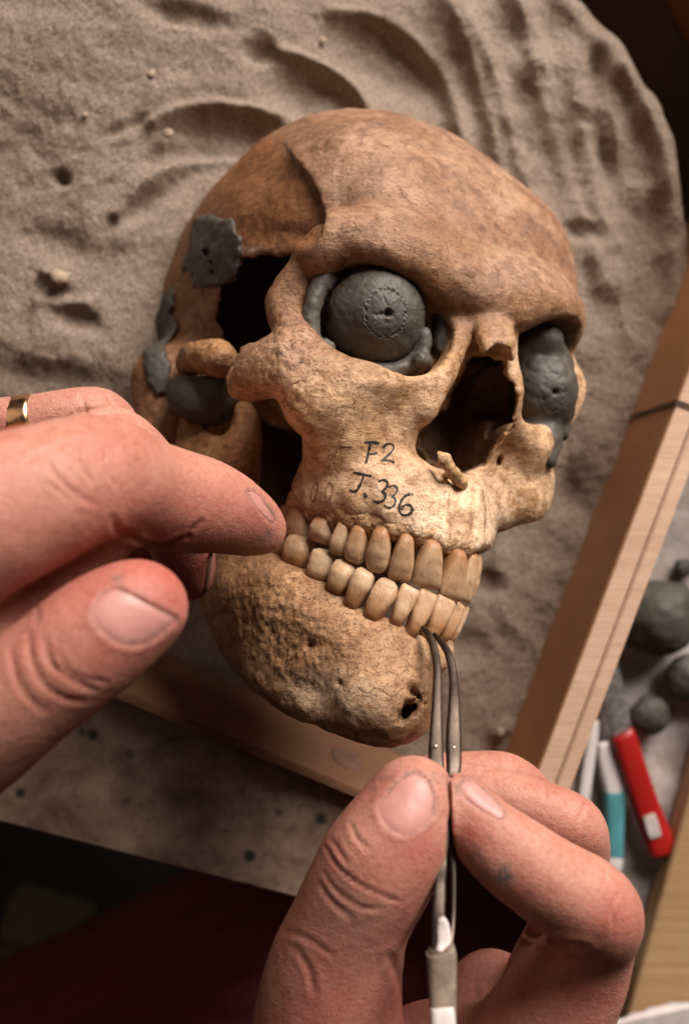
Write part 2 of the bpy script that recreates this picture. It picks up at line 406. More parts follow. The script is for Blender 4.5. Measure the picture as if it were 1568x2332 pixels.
# braincase shell
sk.ell((4, 26, -98), (67, 64, 86)); sk.ell((3.5, 25, -50), (58, 56, 55), 22)
for s_ in (-1, 1): sk.ell((3 + s_ * 24, 27, -28), (25, 31, 26), 14)
sk.ell((43, 14, -25), (9, 15, 16), 10); sk.ell((37, 13, -15), (12, 13, 11.5), 12); sk.ell((36, 34, -32), (20, 22, 22), 16)
sk.ell((-12, 51, -90), (42, 43, 58), 20)
sk.ell((0, 10, -150), (52, 46, 34), 20)
for s_ in (-1, 1): sk.chain(rows(s_, [(56, -20, -98, 14), (54, -44, -96, 9)]), 12)
sk.ell((4, 26, -98), (61, 58, 80), 0, 'sub'); sk.ell((3.5, 25, -52), (52, 50, 49), 6, 'sub')
def px_op(poly, zlo, zhi, lo, hi, mode='sub', k=.8, grow=0.0, rough=1.5):
    """cut (or keep) the column of the field that the picture outline covers, between two depths, in skull space"""
    r = sk.reg(lo, hi)
    if r is None: return
    sl, X, Y, Z = r
    g = np.stack(np.broadcast_arrays(X, Y, Z), -1); w = warp(W(g)); px = to_px(w)
    d = poly_sd(px, poly) * MPP * .93 - grow
    d = d + rough * .5 * vnoise(w * .45) + rough * .25 * vnoise(w * 1.1)
    d = np.maximum(d, np.maximum(zlo - w[..., 2], w[..., 2] - zhi)).astype(np.float32)
    a = sk.A[sl]
    hh = np.maximum(k - np.abs(-a - d), 0) / k if k else 0
    sk.A[sl] = -(np.minimum(-a, d) - hh * hh * k * .25)
A0 = sk.A.copy()
HOLE = [c1(*q) for q in [(365, 530), (430, 514), (500, 522), (560, 507), (640, 520), (680, 640), (640, 900), (520, 960), (345, 870), (312, 805), (284, 735), (288, 660), (300, 620), (345, 600)]]
px_op(HOLE, -75, 60, (-78, -60, -100), (-15, 45, -4))
ct = lambda x, y: (300 + x * .676, 230 + y * .676)
GAP = [ct(*q) for q in [(410, 1040), (470, 1085), (545, 1108), (582, 1130), (578, 1200), (562, 1260), (542, 1300), (538, 1350), (500, 1420), (360, 1420), (395, 1200)]]
px_op(GAP, -150, 60, (-75, -60, -150), (10, 20, -10))
# face, both sides
for s_ in (-1, 1):
    k = 7
    sk.chain(rows(s_, [(4, 4, 0, 7), (16, 5, 0, 6), (30, 4, -1.5, 5), (40, 1, -6.5, 4.2), (45.5, -4, -12.5, 3.4 if s_ < 0 else 2.0)]), 12, n=12)
    sk.ell((s_ * 14, 13, -5), (15, 9, 7), 14)
    if s_ < 0:
        sk.chain(rows(s_, [(45.5, -4, -11.5, 3.6), (48, -10, -16, 3.8), (49, -16, -19, 4.4), (49, -22, -20, 4.9), (48, -30, -16, 5.5), (47, -37, -13, 6)]), 3, n=14)
        sk.chain(rows(s_, [(47, -37, -13, 6.5), (52, -41, -20, 6.5), (57, -43, -29, 5.6), (60, -43, -35, 4.6)]), 6, n=9)
    else:
        sk.chain(rows(s_, [(45.5, -4, -11.5, 2.2), (48.5, -12, -14.5, 2.8), (50, -21, -15.5, 2.9), (49.5, -29, -15.5, 1.9)]), 3, n=10)
    sk.chain(rows(s_, [(44, -43, -13, 8 if s_ < 0 else 5.5), (42, -50, -14, 6), (35, -54, -18, 5.5), (29, -58, -21, 5)]), 5, n=9)
    sk.chain(rows(s_, [(47 if s_ < 0 else 43, -36, -12, 4.5 if s_ < 0 else 3.5), (40, -38, -6.5, 4), (32, -37.5, -3.5, 3.6), (22, -35, -2, 3.6), (14, -30, -.5, 3.4)]), 4, n=14)
    sk.chain(rows(s_, [(6, -2, -2, 4), (9, -14, -2, 3.4), (13, -28, -1, 3.4), (16, -40, -1, 4.2)]), 4, n=10)
    sk.chain(rows(s_, [(1, 2, -1, 5), (2, -9, 3, 3.6), (3, -18, 7, 2.8), (3.2, -23, 9, 1.9)]), 2.5, n=9)
    sk.ell((s_ * 23.5, -49, -16), (14, 15, 12), 6); sk.ell((s_ * 20, -52, -30), (10, 16, 15), 6)
    sk.ell((s_ * (37 if s_ < 0 else 33), -44, -14), (12, 8, 9), 7)
    sk.chain(rows(s_, [(0, -59, -1, 6.5), (8, -59, -2.5, 6.5), (16, -59, -7, 6.5), (21.5, -59, -15, 6.3), (24.5, -59, -25, 6), (26, -58, -36, 5.5), (26, -57, -42, 5)]), 4, n=16)
    sk.chain(rows(s_, [(0, -65.5, 1, 4.2), (8, -65.5, 0, 4.2), (16.5, -65, -5, 4.4), (22.5, -65, -13, 4.6), (26, -65, -24, 4.6), (27.5, -64, -36, 4.4), (27.5, -63, -42, 4)]), 3, n=18)
    for tx, tf in ((4, 1.5), (11, -.5), (18, -4.5), (23, -11.5), (26, -19), (28.5, -27)):   # root swellings
        sk.chain(rows(s_, [(tx, -67, tf + 3.0, 2.8), (tx * .96, -55, tf + 3.4, 2.2)]), 2.5)
sk.chain([(0, 3, -2, 5.5), (0, -9, 3.4, 4.8), (0, -18, 7.6, 4.2), (0, -23, 9.6, 3.2)], 2, 'add', 9)
sk.ell((0, -52, -28), (24, 5, 24), 4)
# sphenoid and cheek walls behind the sockets
for s_ in (-1, 1):
    sk.chain(rows(s_, [(46, -18, -24, 3), (38, -14, -36, 3), (28, -16, -50, 4)]), 6); sk.chain(rows(s_, [(46, -32, -20, 3), (36, -30, -34, 3), (27, -26, -48, 4)]), 6)
    sk.ell((s_ * 24, -25, -38), (20, 18, 14), 6)
    sk.ell((s_ * 13, -14, -22), (6, 12, 18), 4)
# sockets
def socket(s_):
    def fn(X, Y, Z):
        t = np.clip((2 - Z) / 50, -.2, 1); sc = np.where(t < 0, 1, 1 - .72 * t ** 1.3)
        cx = 31.5 - 16 * np.maximum(t, 0); cy = -18.6 - 3 * np.maximum(t, 0)
        x = (X * s_ - cx); y = Y - cy; ca, sa = math.cos(-.2), math.sin(-.2)
        xx, yy = x * ca - y * sa, x * sa + y * ca
        q = ((np.abs(xx) / (19.0 * sc)) ** 2.7 + (np.abs(yy) / (15.8 * sc)) ** 2.7) ** (1 / 2.7)
        return np.maximum((q - 1) * 15.5 * sc, -Z - 48).astype(np.float32)
    c = s_ * 30
    sk.apply(fn, (min(c - 26, c + 26), -42, -50), (max(c - 26, c + 26), 6, 20), 'sub', 1.6)
socket(-1); socket(1)
# thin overhanging upper rim, fuller cheek under the lower rim
sk.chain([(-11, -4.5, 0, 2.2), (-16, -2.5, 2, 2.5), (-24, -1.2, 3, 2.7), (-33, -1, 2.6, 2.7), (-41, -2.6, -2.5, 2.6), (-45.5, -6.5, -11.5, 2.4)], 3.5, 'add', 16)
sk.ell((-28, -45, -9), (15, 8, 9), 7)
# nose opening
def nose(X, Y, Z):
    w = np.interp(np.clip(Y, -52, -16), [-52, -49, -45, -40, -32, -25, -18], [0, 9, 12, 12.3, 9.5, 6, 2]).astype(np.float32)
    top = -19 - .1 * (Z - 8)
    d = np.maximum(np.abs(X) - w, Y - top); d = np.maximum(d, -49.6 - Y)
    return np.maximum(d, -Z - 44).astype(np.float32)
sk.apply(nose, (-16, -52, -46), (16, -14, 22), 'sub', 2)
px_op(GAP, -60, 60, (-70, -75, -60), (-10, -20, 10), 'sub', 1.5, 0, 1.0)
px_op([ct(*q) for q in [(250, 760), (345, 790), (374, 812), (366, 850), (350, 890), (326, 935), (328, 975), (350, 1012), (250, 1040)]], -60, 60, (-75, -65, -60), (-30, -15, 10), 'sub', 1.2, 0, 1.6)
APER = [ct(*q) for q in [(1142, 855), (1200, 862), (1252, 872), (1262, 930), (1290, 950), (1300, 1000), (1288, 1085), (1250, 1130), (1212, 1180), (1190, 1225), (1110, 1262), (1085, 1245), (1000, 1212), (968, 1165), (964, 1125), (985, 1095), (1050, 1035), (1070, 990), (1100, 930), (1125, 880)]]
px_op(APER, -75, 60, (-22, -58, -46), (26, -10, 22), 'sub', .6, 0, 1.6)
# canine fossa, foramina, slight hollow under the brow
for s_ in (-1, 1):
    sk.ell((s_ * 29, -51, 3.5), (9, 8, 6), 8, 'sub')
    
    if s_ > 0: sk.cone((28, -46, 5), (25, -43, -14), 1.5, 1.3, .8, 'sub')
    else: sk.ell((-28, -47, 1), (3.4, 2.6, 3.4), 3, 'sub')
Vs, Fs = sk.mesh()
Vw = to_pic(Vs); Vw = smooth_mesh(Vw, Fs, 1, .4)
px = to_px(Vw); N = normals(Vw, Fs)
print('skull', len(Vw))
def col(c): return np.array(c)
tint = np.tile(col((.46, .27, .135)), (len(Vw), 1)); por = np.zeros(len(Vw))
def paint(mask, c): 
    global tint
    tint = tint * (1 - mask[:, None]) + np.array(c) * mask[:, None]
front = (N[:, 2] > -.2)
# temporal line: the bone left of a crisp edge lies deeper
TLL = [ct(*q) for q in [(500, 120), (548, 196), (590, 245), (630, 320), (650, 385), (640, 440), (618, 478), (600, 512)]]
TL = TLL + [ct(*q) for q in [(575, 522), (400, 560), (100, 760), (100, 560), (180, 300), (330, 120)]]
dl = poly_sd(px, TL); dline = poly_len_sd(px, TLL); reg = sstep(5, -6, dl) * (Vw[:, 2] < 14) * (Vw[:, 2] > -110) * np.exp(-(dline / 130) ** 2)
edge = sstep(310, 420, px[:, 1]) * sstep(578, 525, px[:, 1])
Vw = Vw - N * (2.4 * reg * edge)[:, None]; Vw = Vw + N *  (.45 * np.exp(-((dline - 12) / 16) ** 2) * (dl > 0) * edge * front * (px[:, 1] < 640) * (Vw[:, 2] < 14) * (Vw[:, 2] > -110))[:, None]
# bone colour: old stains, plus shade painted inside the nose opening
def blob(px, u, v, r, asp=1.0): return np.exp(-((px[:, 0] - u) ** 2 + ((px[:, 1] - v) / asp) ** 2) / r ** 2)
nz = fbm(Vw * .07, 3); nz2 = fbm(Vw * .22 + 31, 3)
paint(np.ones(len(Vw)), (.30, .165, .092)); paint(.8 * sstep(-.1, .6, nz), (.37, .225, .145)); paint(.8 * sstep(.0, .6, -nz), (.215, .105, .05)); paint(.6 * sstep(.15, .6, nz2), (.19, .10, .055))
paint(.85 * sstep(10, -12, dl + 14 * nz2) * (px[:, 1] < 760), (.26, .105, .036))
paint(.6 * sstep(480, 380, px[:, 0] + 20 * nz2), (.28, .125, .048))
paint(.55 * blob(px, 870, 470, 150, .6) * sstep(-.3, .3, nz2 + .3), (.26, .14, .078))
paint(.8 * blob(px, 960, 640, 90, 1.1) + .7 * blob(px, 1190, 690, 70, .6), (.33, .17, .075))
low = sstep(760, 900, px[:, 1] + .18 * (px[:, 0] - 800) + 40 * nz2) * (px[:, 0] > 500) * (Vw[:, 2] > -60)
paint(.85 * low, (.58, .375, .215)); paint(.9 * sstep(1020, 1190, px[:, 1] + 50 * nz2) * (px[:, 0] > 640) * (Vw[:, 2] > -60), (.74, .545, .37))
paint(.75 * blob(px, 560, 890, 40) + .6 * blob(px, 850, 960, 70, .5) * sstep(-.3, .4, nz2), (.36, .20, .08)); paint(.6 * blob(px, 1200, 1120, 60), (.42, .255, .125))
paint(.85 * sstep(.12, .6, nz2) * low, (.33, .185, .085)); paint(.7 * sstep(.2, .7, -nz) * low, (.42, .24, .11))
inn = sstep(3, -8, poly_sd(px, APER)) * (Vw[:, 2] < np.interp(px[:, 0], [960, 1180], [2, -26])); paint(.92 * inn, (.13, .062, .03)); paint(.7 * blob(px, 560, 575, 60, .3) * (px[:, 1] > 560), (.55, .40, .32))  # nose cavity walls: brown deepened in colour to stand for shade
zyg = blob(px, 640, 790, 85, 1.3); por = np.clip(.9 * zyg + .5 * blob(px, 730, 870, 120, .4) + .8 * sstep(1170, 1215, px[:, 1] - .12 * (px[:, 0] - 850)) * (Vw[:, 2] > -60) + .12, 0, 1)
Vw = Vw + N * (.35 * fbm(Vw * .12, 2) + (.10 + .22 * por) * fbm(Vw * .5, 3) + .30 * por * np.minimum(0, fbm(Vw * .8 + 5, 2)))[:, None]
skull = empty('skull', W((0, -30, -80)), 'weathered brown human skull with clay-filled sockets lying face up on the sand', 'skull')
tint = tint * np.array([.98, 1.06, 1.18])
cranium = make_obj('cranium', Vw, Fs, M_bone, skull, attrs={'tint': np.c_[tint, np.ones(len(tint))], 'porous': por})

def paint_on(t, m, c): return t * (1 - m[:, None]) + np.array(c) * m[:, None]
# clay patches pressed onto the braincase: a skin of clay over the bone inside an outline
def clay_patch(poly, lo, hi, thick, label, dents=()):
    r = sk.reg(lo, hi); sl, X, Y, Z = r
    g = np.stack(np.broadcast_arrays(X, Y, Z), -1); w = warp(W(g)); px = to_px(w)
    Zs = W(g)[..., 2]; dents = [(u, v, None, rr) for u, v, z, rr in dents]; d = poly_sd(px, poly) * MPP + .5 * vnoise(w * .5) + .35 * vnoise(w * 1.2)
    th = thick + .5 * vnoise(w * .2) + .12 * vnoise(w * .7)
    a = A0[sl]; q = np.maximum(np.maximum(a - th, d), -(a + 5)); 
    hh = np.maximum(1.6 - np.abs((a - th) - d), 0) / 1.6; q = np.maximum(q, np.maximum(a - th, d) + hh * hh * 1.6 * .25)
    for u, v, z, rr in dents: q = np.maximum(q, np.where(a > .2, rr * .5 - np.hypot(px[..., 0] - u, px[..., 1] - v) * .13, -9))
    F = Field(np.array([X.flat[0], Y.flat[0], Z.flat[0]]), np.array([X.flat[0], Y.flat[0], Z.flat[0]]) + 1, HS); F.A = q.astype(np.float32)
    F.A[[0, -1]] = 9; F.A[:, [0, -1]] = 9; F.A[:, :, [0, -1]] = 9
    V, Fc = F.mesh(); V = to_pic(V)
    V = V + normals(V, Fc) * (.3 * fbm(V * .35, 3))[:, None]
    o = make_obj('clay_patch', V, Fc, M_clay, skull); o['label'] = label
    return o
clay_patch([c1(*q) for q in [(205, 400), (255, 385), (290, 400), (335, 395), (345, 440), (365, 470), (355, 560), (335, 610), (290, 630), (200, 632), (185, 575), (160, 570), (185, 500)]],
           (-80, -30, -110), (-35, 45, -30), 1.6, 'clay patch on the temple', [(*c1(245, 512), -12, 2.2), (*c1(262, 548), -10, 1.4), (*c1(268, 578), -9, 1.4)])
clay_patch([c1(*q) for q in [(125, 630), (145, 650), (130, 720), (150, 765), (110, 830), (130, 900), (120, 990), (80, 990), (40, 960), (30, 860), (60, 720), (90, 680)]],
           (-80, -60, -140), (-35, 30, -60), 1.6, 'strip of clay along the side of the braincase')

# stump of the cheek arch, clay plug of the jaw joint
st = Field(P(395, 1110, -70), P(600, 740, 0), .5)
def ch(F, pts, k=3, n=None, mode='add'):
    rr = []
    for u, v, z, r in pts: rr.append((*P(u, v, z), r * mmpx(z)))
    F.chain(rr, k, mode, n)
ch(st, [(425, 830, -46, 24), (450, 812, -34, 34), (476, 808, -28, 36), (498, 816, -23, 33), (508, 822, -20, 26)], 3, 10)
ch(st, [(508, 828, -12, 17), (520, 838, -12, 13)], 2, mode='sub'); ch(st, [(495, 845, -9, 12), (505, 838, -10, 10)], 3, mode='sub')
V, F_ = st.mesh(); V = V + normals(V, F_) * (.3 * fbm(V * .3, 3) + .15 * fbm(V * 1.3, 2))[:, None]
make_obj('arch_stump', V, F_, M_bone, skull, attrs={'tint': np.c_[paint_on(np.tile((.42, .24, .115), (len(V), 1)), .85 * blob(to_px(V), 506, 830, 24), (.14, .07, .035)), np.ones(len(V))], 'porous': np.full(len(V), .5)})
jc = Field(P(370, 1010, -85), P(570, 815, 5), .6)
ch(jc, [(430, 860, -44, 30), (425, 900, -40, 36), (450, 910, -34, 42), (490, 895, -34, 34)], 6); ch(jc, [(440, 870, -40, 34), (500, 880, -34, 26), (520, 905, -38, 24), (490, 940, -38, 26)], 6)
V, F_ = jc.mesh(); V = V + normals(V, F_) * (.4 * fbm(V * .2, 3))[:, None]
make_obj('clay_patch', V, F_, M_clay, skull)['label'] = 'clay plug packed round the jaw joint'

# ------------------------------------------------------------------ lower jaw (right half, broken off at the chin)
HJ = .8 if os.environ.get('COARSE') else .55
jw = Field(P(395, 1720, -75), P(1010, 880, 40) + np.array([6, 10, 0]), HJ)
ch(jw, [(570, 1282, -16, 42), (632, 1322, -3, 40), (690, 1360, 3, 38), (734, 1392, 7, 36), (770, 1424, 10, 34), (818, 1454, 13, 34), (874, 1470, 15, 32), (918, 1488, 14, 28)], 5, 18)
ch(jw, [(540, 1312, -22, 60), (606, 1378, -9, 58), (700, 1430, 2, 60), (790, 1480, 8, 58), (860, 1520, 13, 54), (905, 1545, 14, 46)], 8, 16)
ch(jw, [(545, 1380, -24, 58), (600, 1455, -10, 58), (690, 1515, 2, 56), (790, 1560, 10, 54), (870, 1590, 16, 50), (905, 1600, 17, 40)], 8, 16)
ch(jw, [(532, 1408, -24, 32), (558, 1472, -13, 33), (600, 1524, -3, 33), (660, 1573, 5, 32), (718, 1604, 11, 31), (798, 1628, 17, 31), (878, 1641, 21, 31), (922, 1636, 20, 28), (946, 1606, 17, 16)], 5, 22)
ch(jw, [(900, 1590, 20, 50), (880, 1600, 22, 46), (840, 1590, 20, 50)], 8)
# ramus
ch(jw, [(443, 965, -44, 24), (446, 1010, -42, 28), (450, 1060, -40, 34), (462, 1150, -38, 42), (490, 1260, -33, 54), (530, 1360, -26, 60)], 6, 12)
ch(jw, [(500, 1010, -38, 22), (500, 1080, -36, 34), (505, 1180, -34, 44), (530, 1290, -26, 54)], 8, 10)
ch(jw, [(556, 935, -34, 18), (553, 1000, -32, 24), (538, 1080, -30, 32), (530, 1160, -28, 38), (550, 1240, -20, 44)], 6, 12)
ch(jw, [(497, 950, -60, 28), (497, 940, 0, 32)], 3, mode='sub'); ch(jw, [(497, 975, -60, 16), (497, 968, 0, 18)], 3, mode='sub')
# front of the jaw, broken open at the chin
ch(jw, [(935, 1492, 13, 24), (972, 1500, 8, 24), (1008, 1482, 2, 20), (1040, 1466, -8, 16)], 5, 8)
ch(jw, [(985, 1500, 0, 24), (980, 1550, -4, 18), (958, 1590, 2, 16)], 4); ch(jw, [(945, 1570, 6, 18), (957, 1600, 6, 13), (946, 1640, 10, 15), (915, 1640, 16, 22)], 4, 8)
ch(jw, [(905, 1600, 0, 34), (935, 1605, -2, 26)], 5); ch(jw, [(920, 1590, 10, 34), (938, 1605, 8, 26), (935, 1625, 10, 24)], 4)
CHIN = [c2(*q) for q in [(862, 1305), (884, 1284), (908, 1288), (934, 1280), (944, 1300), (930, 1325), (910, 1345), (890, 1366), (862, 1372), (850, 1350)]]
px_cut(jw, CHIN, 19, 60, 2.2, 1.5); ch(jw, [(937, 1480, 40, 4), (934, 1540, 40, 4), (938, 1575, 24, 7)], 3, mode='sub'); ch(jw, [(700, 1652, 12, 5), (790, 1668, 22, 4), (860, 1668, 26, 4), (915, 1660, 24, 5)], 3, mode='sub')
ch(jw, [c2(466, 1050) + (30, 6), c2(478, 1050) + (4, 5)], 2.5, mode='sub')      # mental foramen
ch(jw, [c2(600, 1215) + (24, 5), c2(600, 1215) + (6, 5)], 1, mode='sub')
# tooth rows
UP = [  # gum, tip, width (crop units), z gum, z tip, kind, slant of the outward normal
    ((392, 450), (368, 530), 70, -14, -14, 'm', -.85), ((438, 462), (416, 592), 104, -5, -5, 'm', -.75), ((528, 505), (515, 614), 102, 2, 2, 'p', -.65), ((618, 525), (580, 664), 76, 7, 8, 'p', -.55),
    ((690, 540), (652, 698), 92, 10, 11, 'p', -.42), ((780, 550), (748, 738), 104, 12.5, 14, 'c', -.25), ((882, 578), (850, 773), 104, 13.5, 15, 'i', -.05), ((985, 605), (968, 802), 126, 12, 14.5, 'i', .12),
    ((1092, 640), (1074, 852), 112, 8, 11, 'i', .3), ((1152, 650), (1128, 862), 84, 2, 5, 'i', .55), ((1180, 655), (1156, 850), 50, -5, -2, 'c', .8)]
LO = [((320, 660), (348, 545), 84, -10, -8, 'm', -.8), ((405, 712), (428, 582), 112, -2, -1, 'm', -.7), ((500, 775), (535, 645), 112, 4, 5, 'm', -.6), ((580, 828), (628, 692), 104, 9, 10, 'p', -.5),
      ((640, 890), (712, 728), 94, 12, 13.5, 'p', -.4), ((728, 945), (812, 770), 104, 14, 15, 'c', -.25), ((830, 965), (905, 800), 86, 15, 15, 'i', -.1), ((895, 1010), (985, 820), 84, 15, 14, 'i', 0),
      ((965, 1020), (1065, 845), 90, 12, 11, 'i', .2), ((1025, 1030), (1112, 868), 72, 8, 7, 'i', .4), ((1060, 1040), (1136, 880), 50, 3, 3, 'i', .6)]
for g, t, w, zg, zt, kind, sl in LO[1:8]:      # raised bone collar between the lower teeth
    a = np.array(c2(*g)); b = np.array(c2(*t)); d = (a - b) / np.linalg.norm(a - b); n_ = np.array([-d[1], d[0]])
    for sg in (1, -1):
        q = a + n_ * sg * w * .29 + d * 2; ch(jw, [(*q, zg - .9, 6), (*(q + d * 30), zg - .2, 12)], 2.5)
    ch(jw, [(*(a + d * 22), zg + .4, w * .16), (*(a + d * 60), zg - .2, w * .11)], 3)
Vj, Fj = jw.mesh(); Vj = smooth_mesh(Vj, Fj, 1, .4); Nj = normals(Vj, Fj)
pj = to_px(Vj)
rough = sstep(40, -60, poly_sd(pj, [c2(*q) for q in [(120, 650), (430, 760), (620, 930), (600, 1100), (480, 1250), (300, 1180), (150, 950)]]))
Vj = Vj + Nj * (.35 * fbm(Vj * .13, 2) + (.14 + .12 * rough) * fbm(Vj * .5, 3) + (.06 + .15 * rough) * fbm(Vj * 1.25, 3))[:, None]
tj = np.tile((.35, .215, .122), (len(Vj), 1))
def paint_on(t, m, c): return t * (1 - m[:, None]) + np.array(c) * m[:, None]
tj = paint_on(tj, .8 * sstep(-.1, .5, fbm(Vj * .09, 3)) , (.46, .32, .20)); tj = paint_on(tj, .6 * rough, (.42, .245, .12))
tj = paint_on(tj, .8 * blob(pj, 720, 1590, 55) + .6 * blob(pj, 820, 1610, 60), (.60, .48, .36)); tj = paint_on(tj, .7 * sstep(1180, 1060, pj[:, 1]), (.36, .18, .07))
tj = paint_on(tj, .7 * blob(pj, 720, 1350, 40), (.26, .15, .08)); tj = paint_on(tj, .6 * blob(pj, 915, 1610, 40), (.15, .08, .04))
jaw = make_obj('jawbone', Vj, Fj, M_bone, skull, attrs={'tint': np.c_[tj, np.ones(len(tj))], 'porous': .35 + .45 * rough})

def wob(rg): return rg.normal(0, 1, 3)
def tooth(g, t, w, zg, zt, kind, sl, parent, seed, stain=0.0):
    rg = np.random.default_rng(seed)
    A = P(*c2(*g), zg); B = P(*c2(*t), zt); ax = B - A; L = np.linalg.norm(ax); ax /= L
    nrm = np.array([math.sin(sl), -.12, math.cos(sl)]); nrm -= ax * (nrm @ ax); nrm /= np.linalg.norm(nrm)
    nrm += wob(rg) * .16; nrm -= ax * (nrm @ ax); nrm /= np.linalg.norm(nrm)
    wd = np.cross(nrm, ax); hw = w * 1.0 * .5324 * mmpx((zg + zt) / 2) * .5 / max(.55, abs(wd[0]) ** .5)
    prof = {'i': ([-.5, -.1, .1, .35, .65, .9, .985, 1.0], [.42, .52, .61, .80, .98, 1.0, .95, .82], [.55, .85, .98, .98, .72, .42, .28, .12]),
            'c': ([-.5, -.1, .1, .35, .62, .82, .95, 1.0], [.48, .58, .68, .88, 1.0, .94, .70, .34], [.65, .95, 1.05, 1.1, .95, .62, .40, .18]),
            'p': ([-.5, -.1, .1, .35, .65, .84, .95, 1.0], [.50, .58, .68, .88, 1.0, .95, .80, .5], [.75, 1.0, 1.1, 1.25, 1.25, 1.05, .8, .4]),
            'm': ([-.5, -.1, .1, .35, .65, .85, .96, 1.0], [.66, .76, .84, .96, 1.0, .95, .80, .5], [.75, .9, 1.0, 1.1, 1.1, 1.0, .85, .5])}[kind]
    NR, NS = 22, 22; V = []; root = []
    for i in range(NR):
        s_ = -.5 + 1.5 * (i / (NR - 1)) ** .9
        a = hw * np.interp(s_, prof[0], prof[1]); b = hw * np.interp(s_, prof[0], prof[2]) * (.95 if kind in 'ic' else .85)
        c0 = A + ax * L * s_ + nrm * (-.25 * hw * (s_ ** 2)) - nrm * hw * 2.4 * max(0, .14 - s_)
        for j in range(NS):
            th = 2 * math.pi * j / NS; cx, cy = math.cos(th), math.sin(th); e = 2 / 3.0
            x = abs(cx) ** e * math.copysign(1, cx) * a; y = abs(cy) ** e * math.copysign(1, cy) * b
            tilt = (.06 * x * (rg.integers(0, 1) if 0 else 1)) if s_ > .8 else 0
            V.append(c0 + wd * x + nrm * y + ax * tilt); root.append(np.clip(.95 + stain + .2 * math.sin(seed * 1.7) - s_ * 1.55, 0, 1))
    V = np.array(V); V = np.vstack([V, V[-NS:].mean(0), V[:NS].mean(0)]); root += [0, 1]
    V = V + (.16 * vnoise(V * .5 + seed) + .07 * vnoise(V * 1.5))[:, None] * nrm + .12 * vnoise(V * .4 + 9 + seed)[:, None] * wd
    F = [(i * NS + j, i * NS + (j + 1) % NS, (i + 1) * NS + (j + 1) % NS, (i + 1) * NS + j) for i in range(NR - 1) for j in range(NS)]
    n0 = NR * NS
    F += [((NR - 1) * NS + j, (NR - 1) * NS + (j + 1) % NS, n0) for j in range(NS)] + [((j + 1) % NS, j, n0 + 1) for j in range(NS)]
    return make_obj('tooth', V, F, M_tooth, parent, attrs={'root': root})
for i, q in enumerate(UP): tooth(*q, cranium, 100 + i)
for i, q in enumerate(LO): tooth(*q, jaw, 200 + i, .22)

# ragged bone rim round the upper teeth
ar = Field(P(640, 1290, -30), P(1105, 1110, 30), .4)
for (g, t, w, zg, zt, kd, sl), (g1, t1, w1, zg1, zt1, kd1, sl1) in zip(UP[:-1], UP[1:]):
    a, b, tt = np.array(c2(*g)), np.array(c2(*g1)), np.array(c2(*t)); d = (tt - a) / np.linalg.norm(tt - a); m = a * w1 / (w + w1) + b * w / (w + w1); zm = (zg + zg1) / 2
    ch(ar, [(*(m - d * 26), zm - 1.4, 17), (*(m + d * 2), zm - .8, 11), (*(m + d * 15), zm - 1.0, 6)], 2)
    ch(ar, [(*(a - d * 20), zg - .4, 15), (*(m - d * 10), zm - .8, 14), (*(b - d * 20), zg1 - .4, 15)], 3)
V, F_ = ar.mesh(); V = V + normals(V, F_) * (.28 * fbm(V * .55, 3) + .16 * fbm(V * 1.7, 2))[:, None]
make_obj('alveolar_rim', V, F_, M_bone, skull, attrs={'tint': np.tile((.50, .34, .20, 1), (len(V), 1)), 'porous': np.full(len(V), .9)})

# ------------------------------------------------------------------ clay eyeballs
def sphere(c, r, nu=150, nv=100):
    th = np.linspace(0, math.pi, nv)[:, None]; ph = np.linspace(0, 2 * math.pi, nu, endpoint=False)[None, :]
    D = np.stack([np.sin(th) * np.cos(ph), np.sin(th) * np.sin(ph), np.cos(th) + 0 * ph], -1).reshape(-1, 3)
    i = np.arange(nv - 1)[:, None]; j = np.arange(nu)[None, :]
    F = np.stack([i * nu + j, (i + 1) * nu + j, (i + 1) * nu + (j + 1) % nu, i * nu + (j + 1) % nu], -1).reshape(-1, 4)
    return np.array(c) + D * r, F, D
def stamp(V, N, u, v, rpx, depth, sharp=2):
    p = to_px(V); d = np.hypot(p[:, 0] - u, p[:, 1] - v) / rpx; m = np.exp(-d ** (2 * sharp)) * (N[:, 2] > 0)
    return V - N * (depth * m)[:, None]
EZ = -4.5; ec = P(853, 724, EZ)
V, F_, D = sphere(ec, 116 * mmpx(EZ + 3), 300, 220)
V = V + D * (.35 * fbm(D * 2.2, 3) + .10 * fbm(D * 9, 2))[:, None]
for k in range(31):     # ring of small jabs marking the iris
    a = 2 * math.pi * k / 31 + .06 * RNG.standard_normal(); u, v = 877 + 46 * math.cos(a) + RNG.normal(0, 1.2), 714 + 54 * math.sin(a) + RNG.normal(0, 1.2)
    for q in (-1, 0, 1): V = stamp(V, D, u - 2.2 * q * math.sin(a), v + 2.2 * q * math.cos(a), 2.6, .17)
    V = stamp(V, D, u + 5 * math.cos(a), v + 5 * math.sin(a), 3.2, -.16 * RNG.random())
for k in range(16):     # smears and tool drags
    u, v, a, ln = 853 + RNG.normal(0, 55), 730 + RNG.normal(0, 50), RNG.uniform(0, 3.14), RNG.uniform(8, 26)
    for q in np.linspace(-1, 1, 9): V = stamp(V, D, u + q * ln * math.cos(a), v + q * ln * math.sin(a), 4, RNG.uniform(.03, .09))
V = stamp(V, D, 884, 713, 9, 1.9, 2); V = stamp(V, D, 868, 716, 6, .5); V = stamp(V, D, 858, 719, 5, .25); V = stamp(V, D, 884, 726, 7, -.3)
for k in range(14): V = stamp(V, D, 770 + k * 6, 800 + 7 * math.sin(k * .5), 3.5, .25)
eye = empty('clay_eyeball', ec, 'round dark grey clay eyeball with a dotted iris ring in the wide open socket', 'clay eyeball')
make_obj('ball', V, F_, M_clay, eye)
lf = Field(P(650, 930, -42), P(1080, 540, 22), .5)
C = lambda x, y, z, r: (*c1(x, y), z, r * .6777)
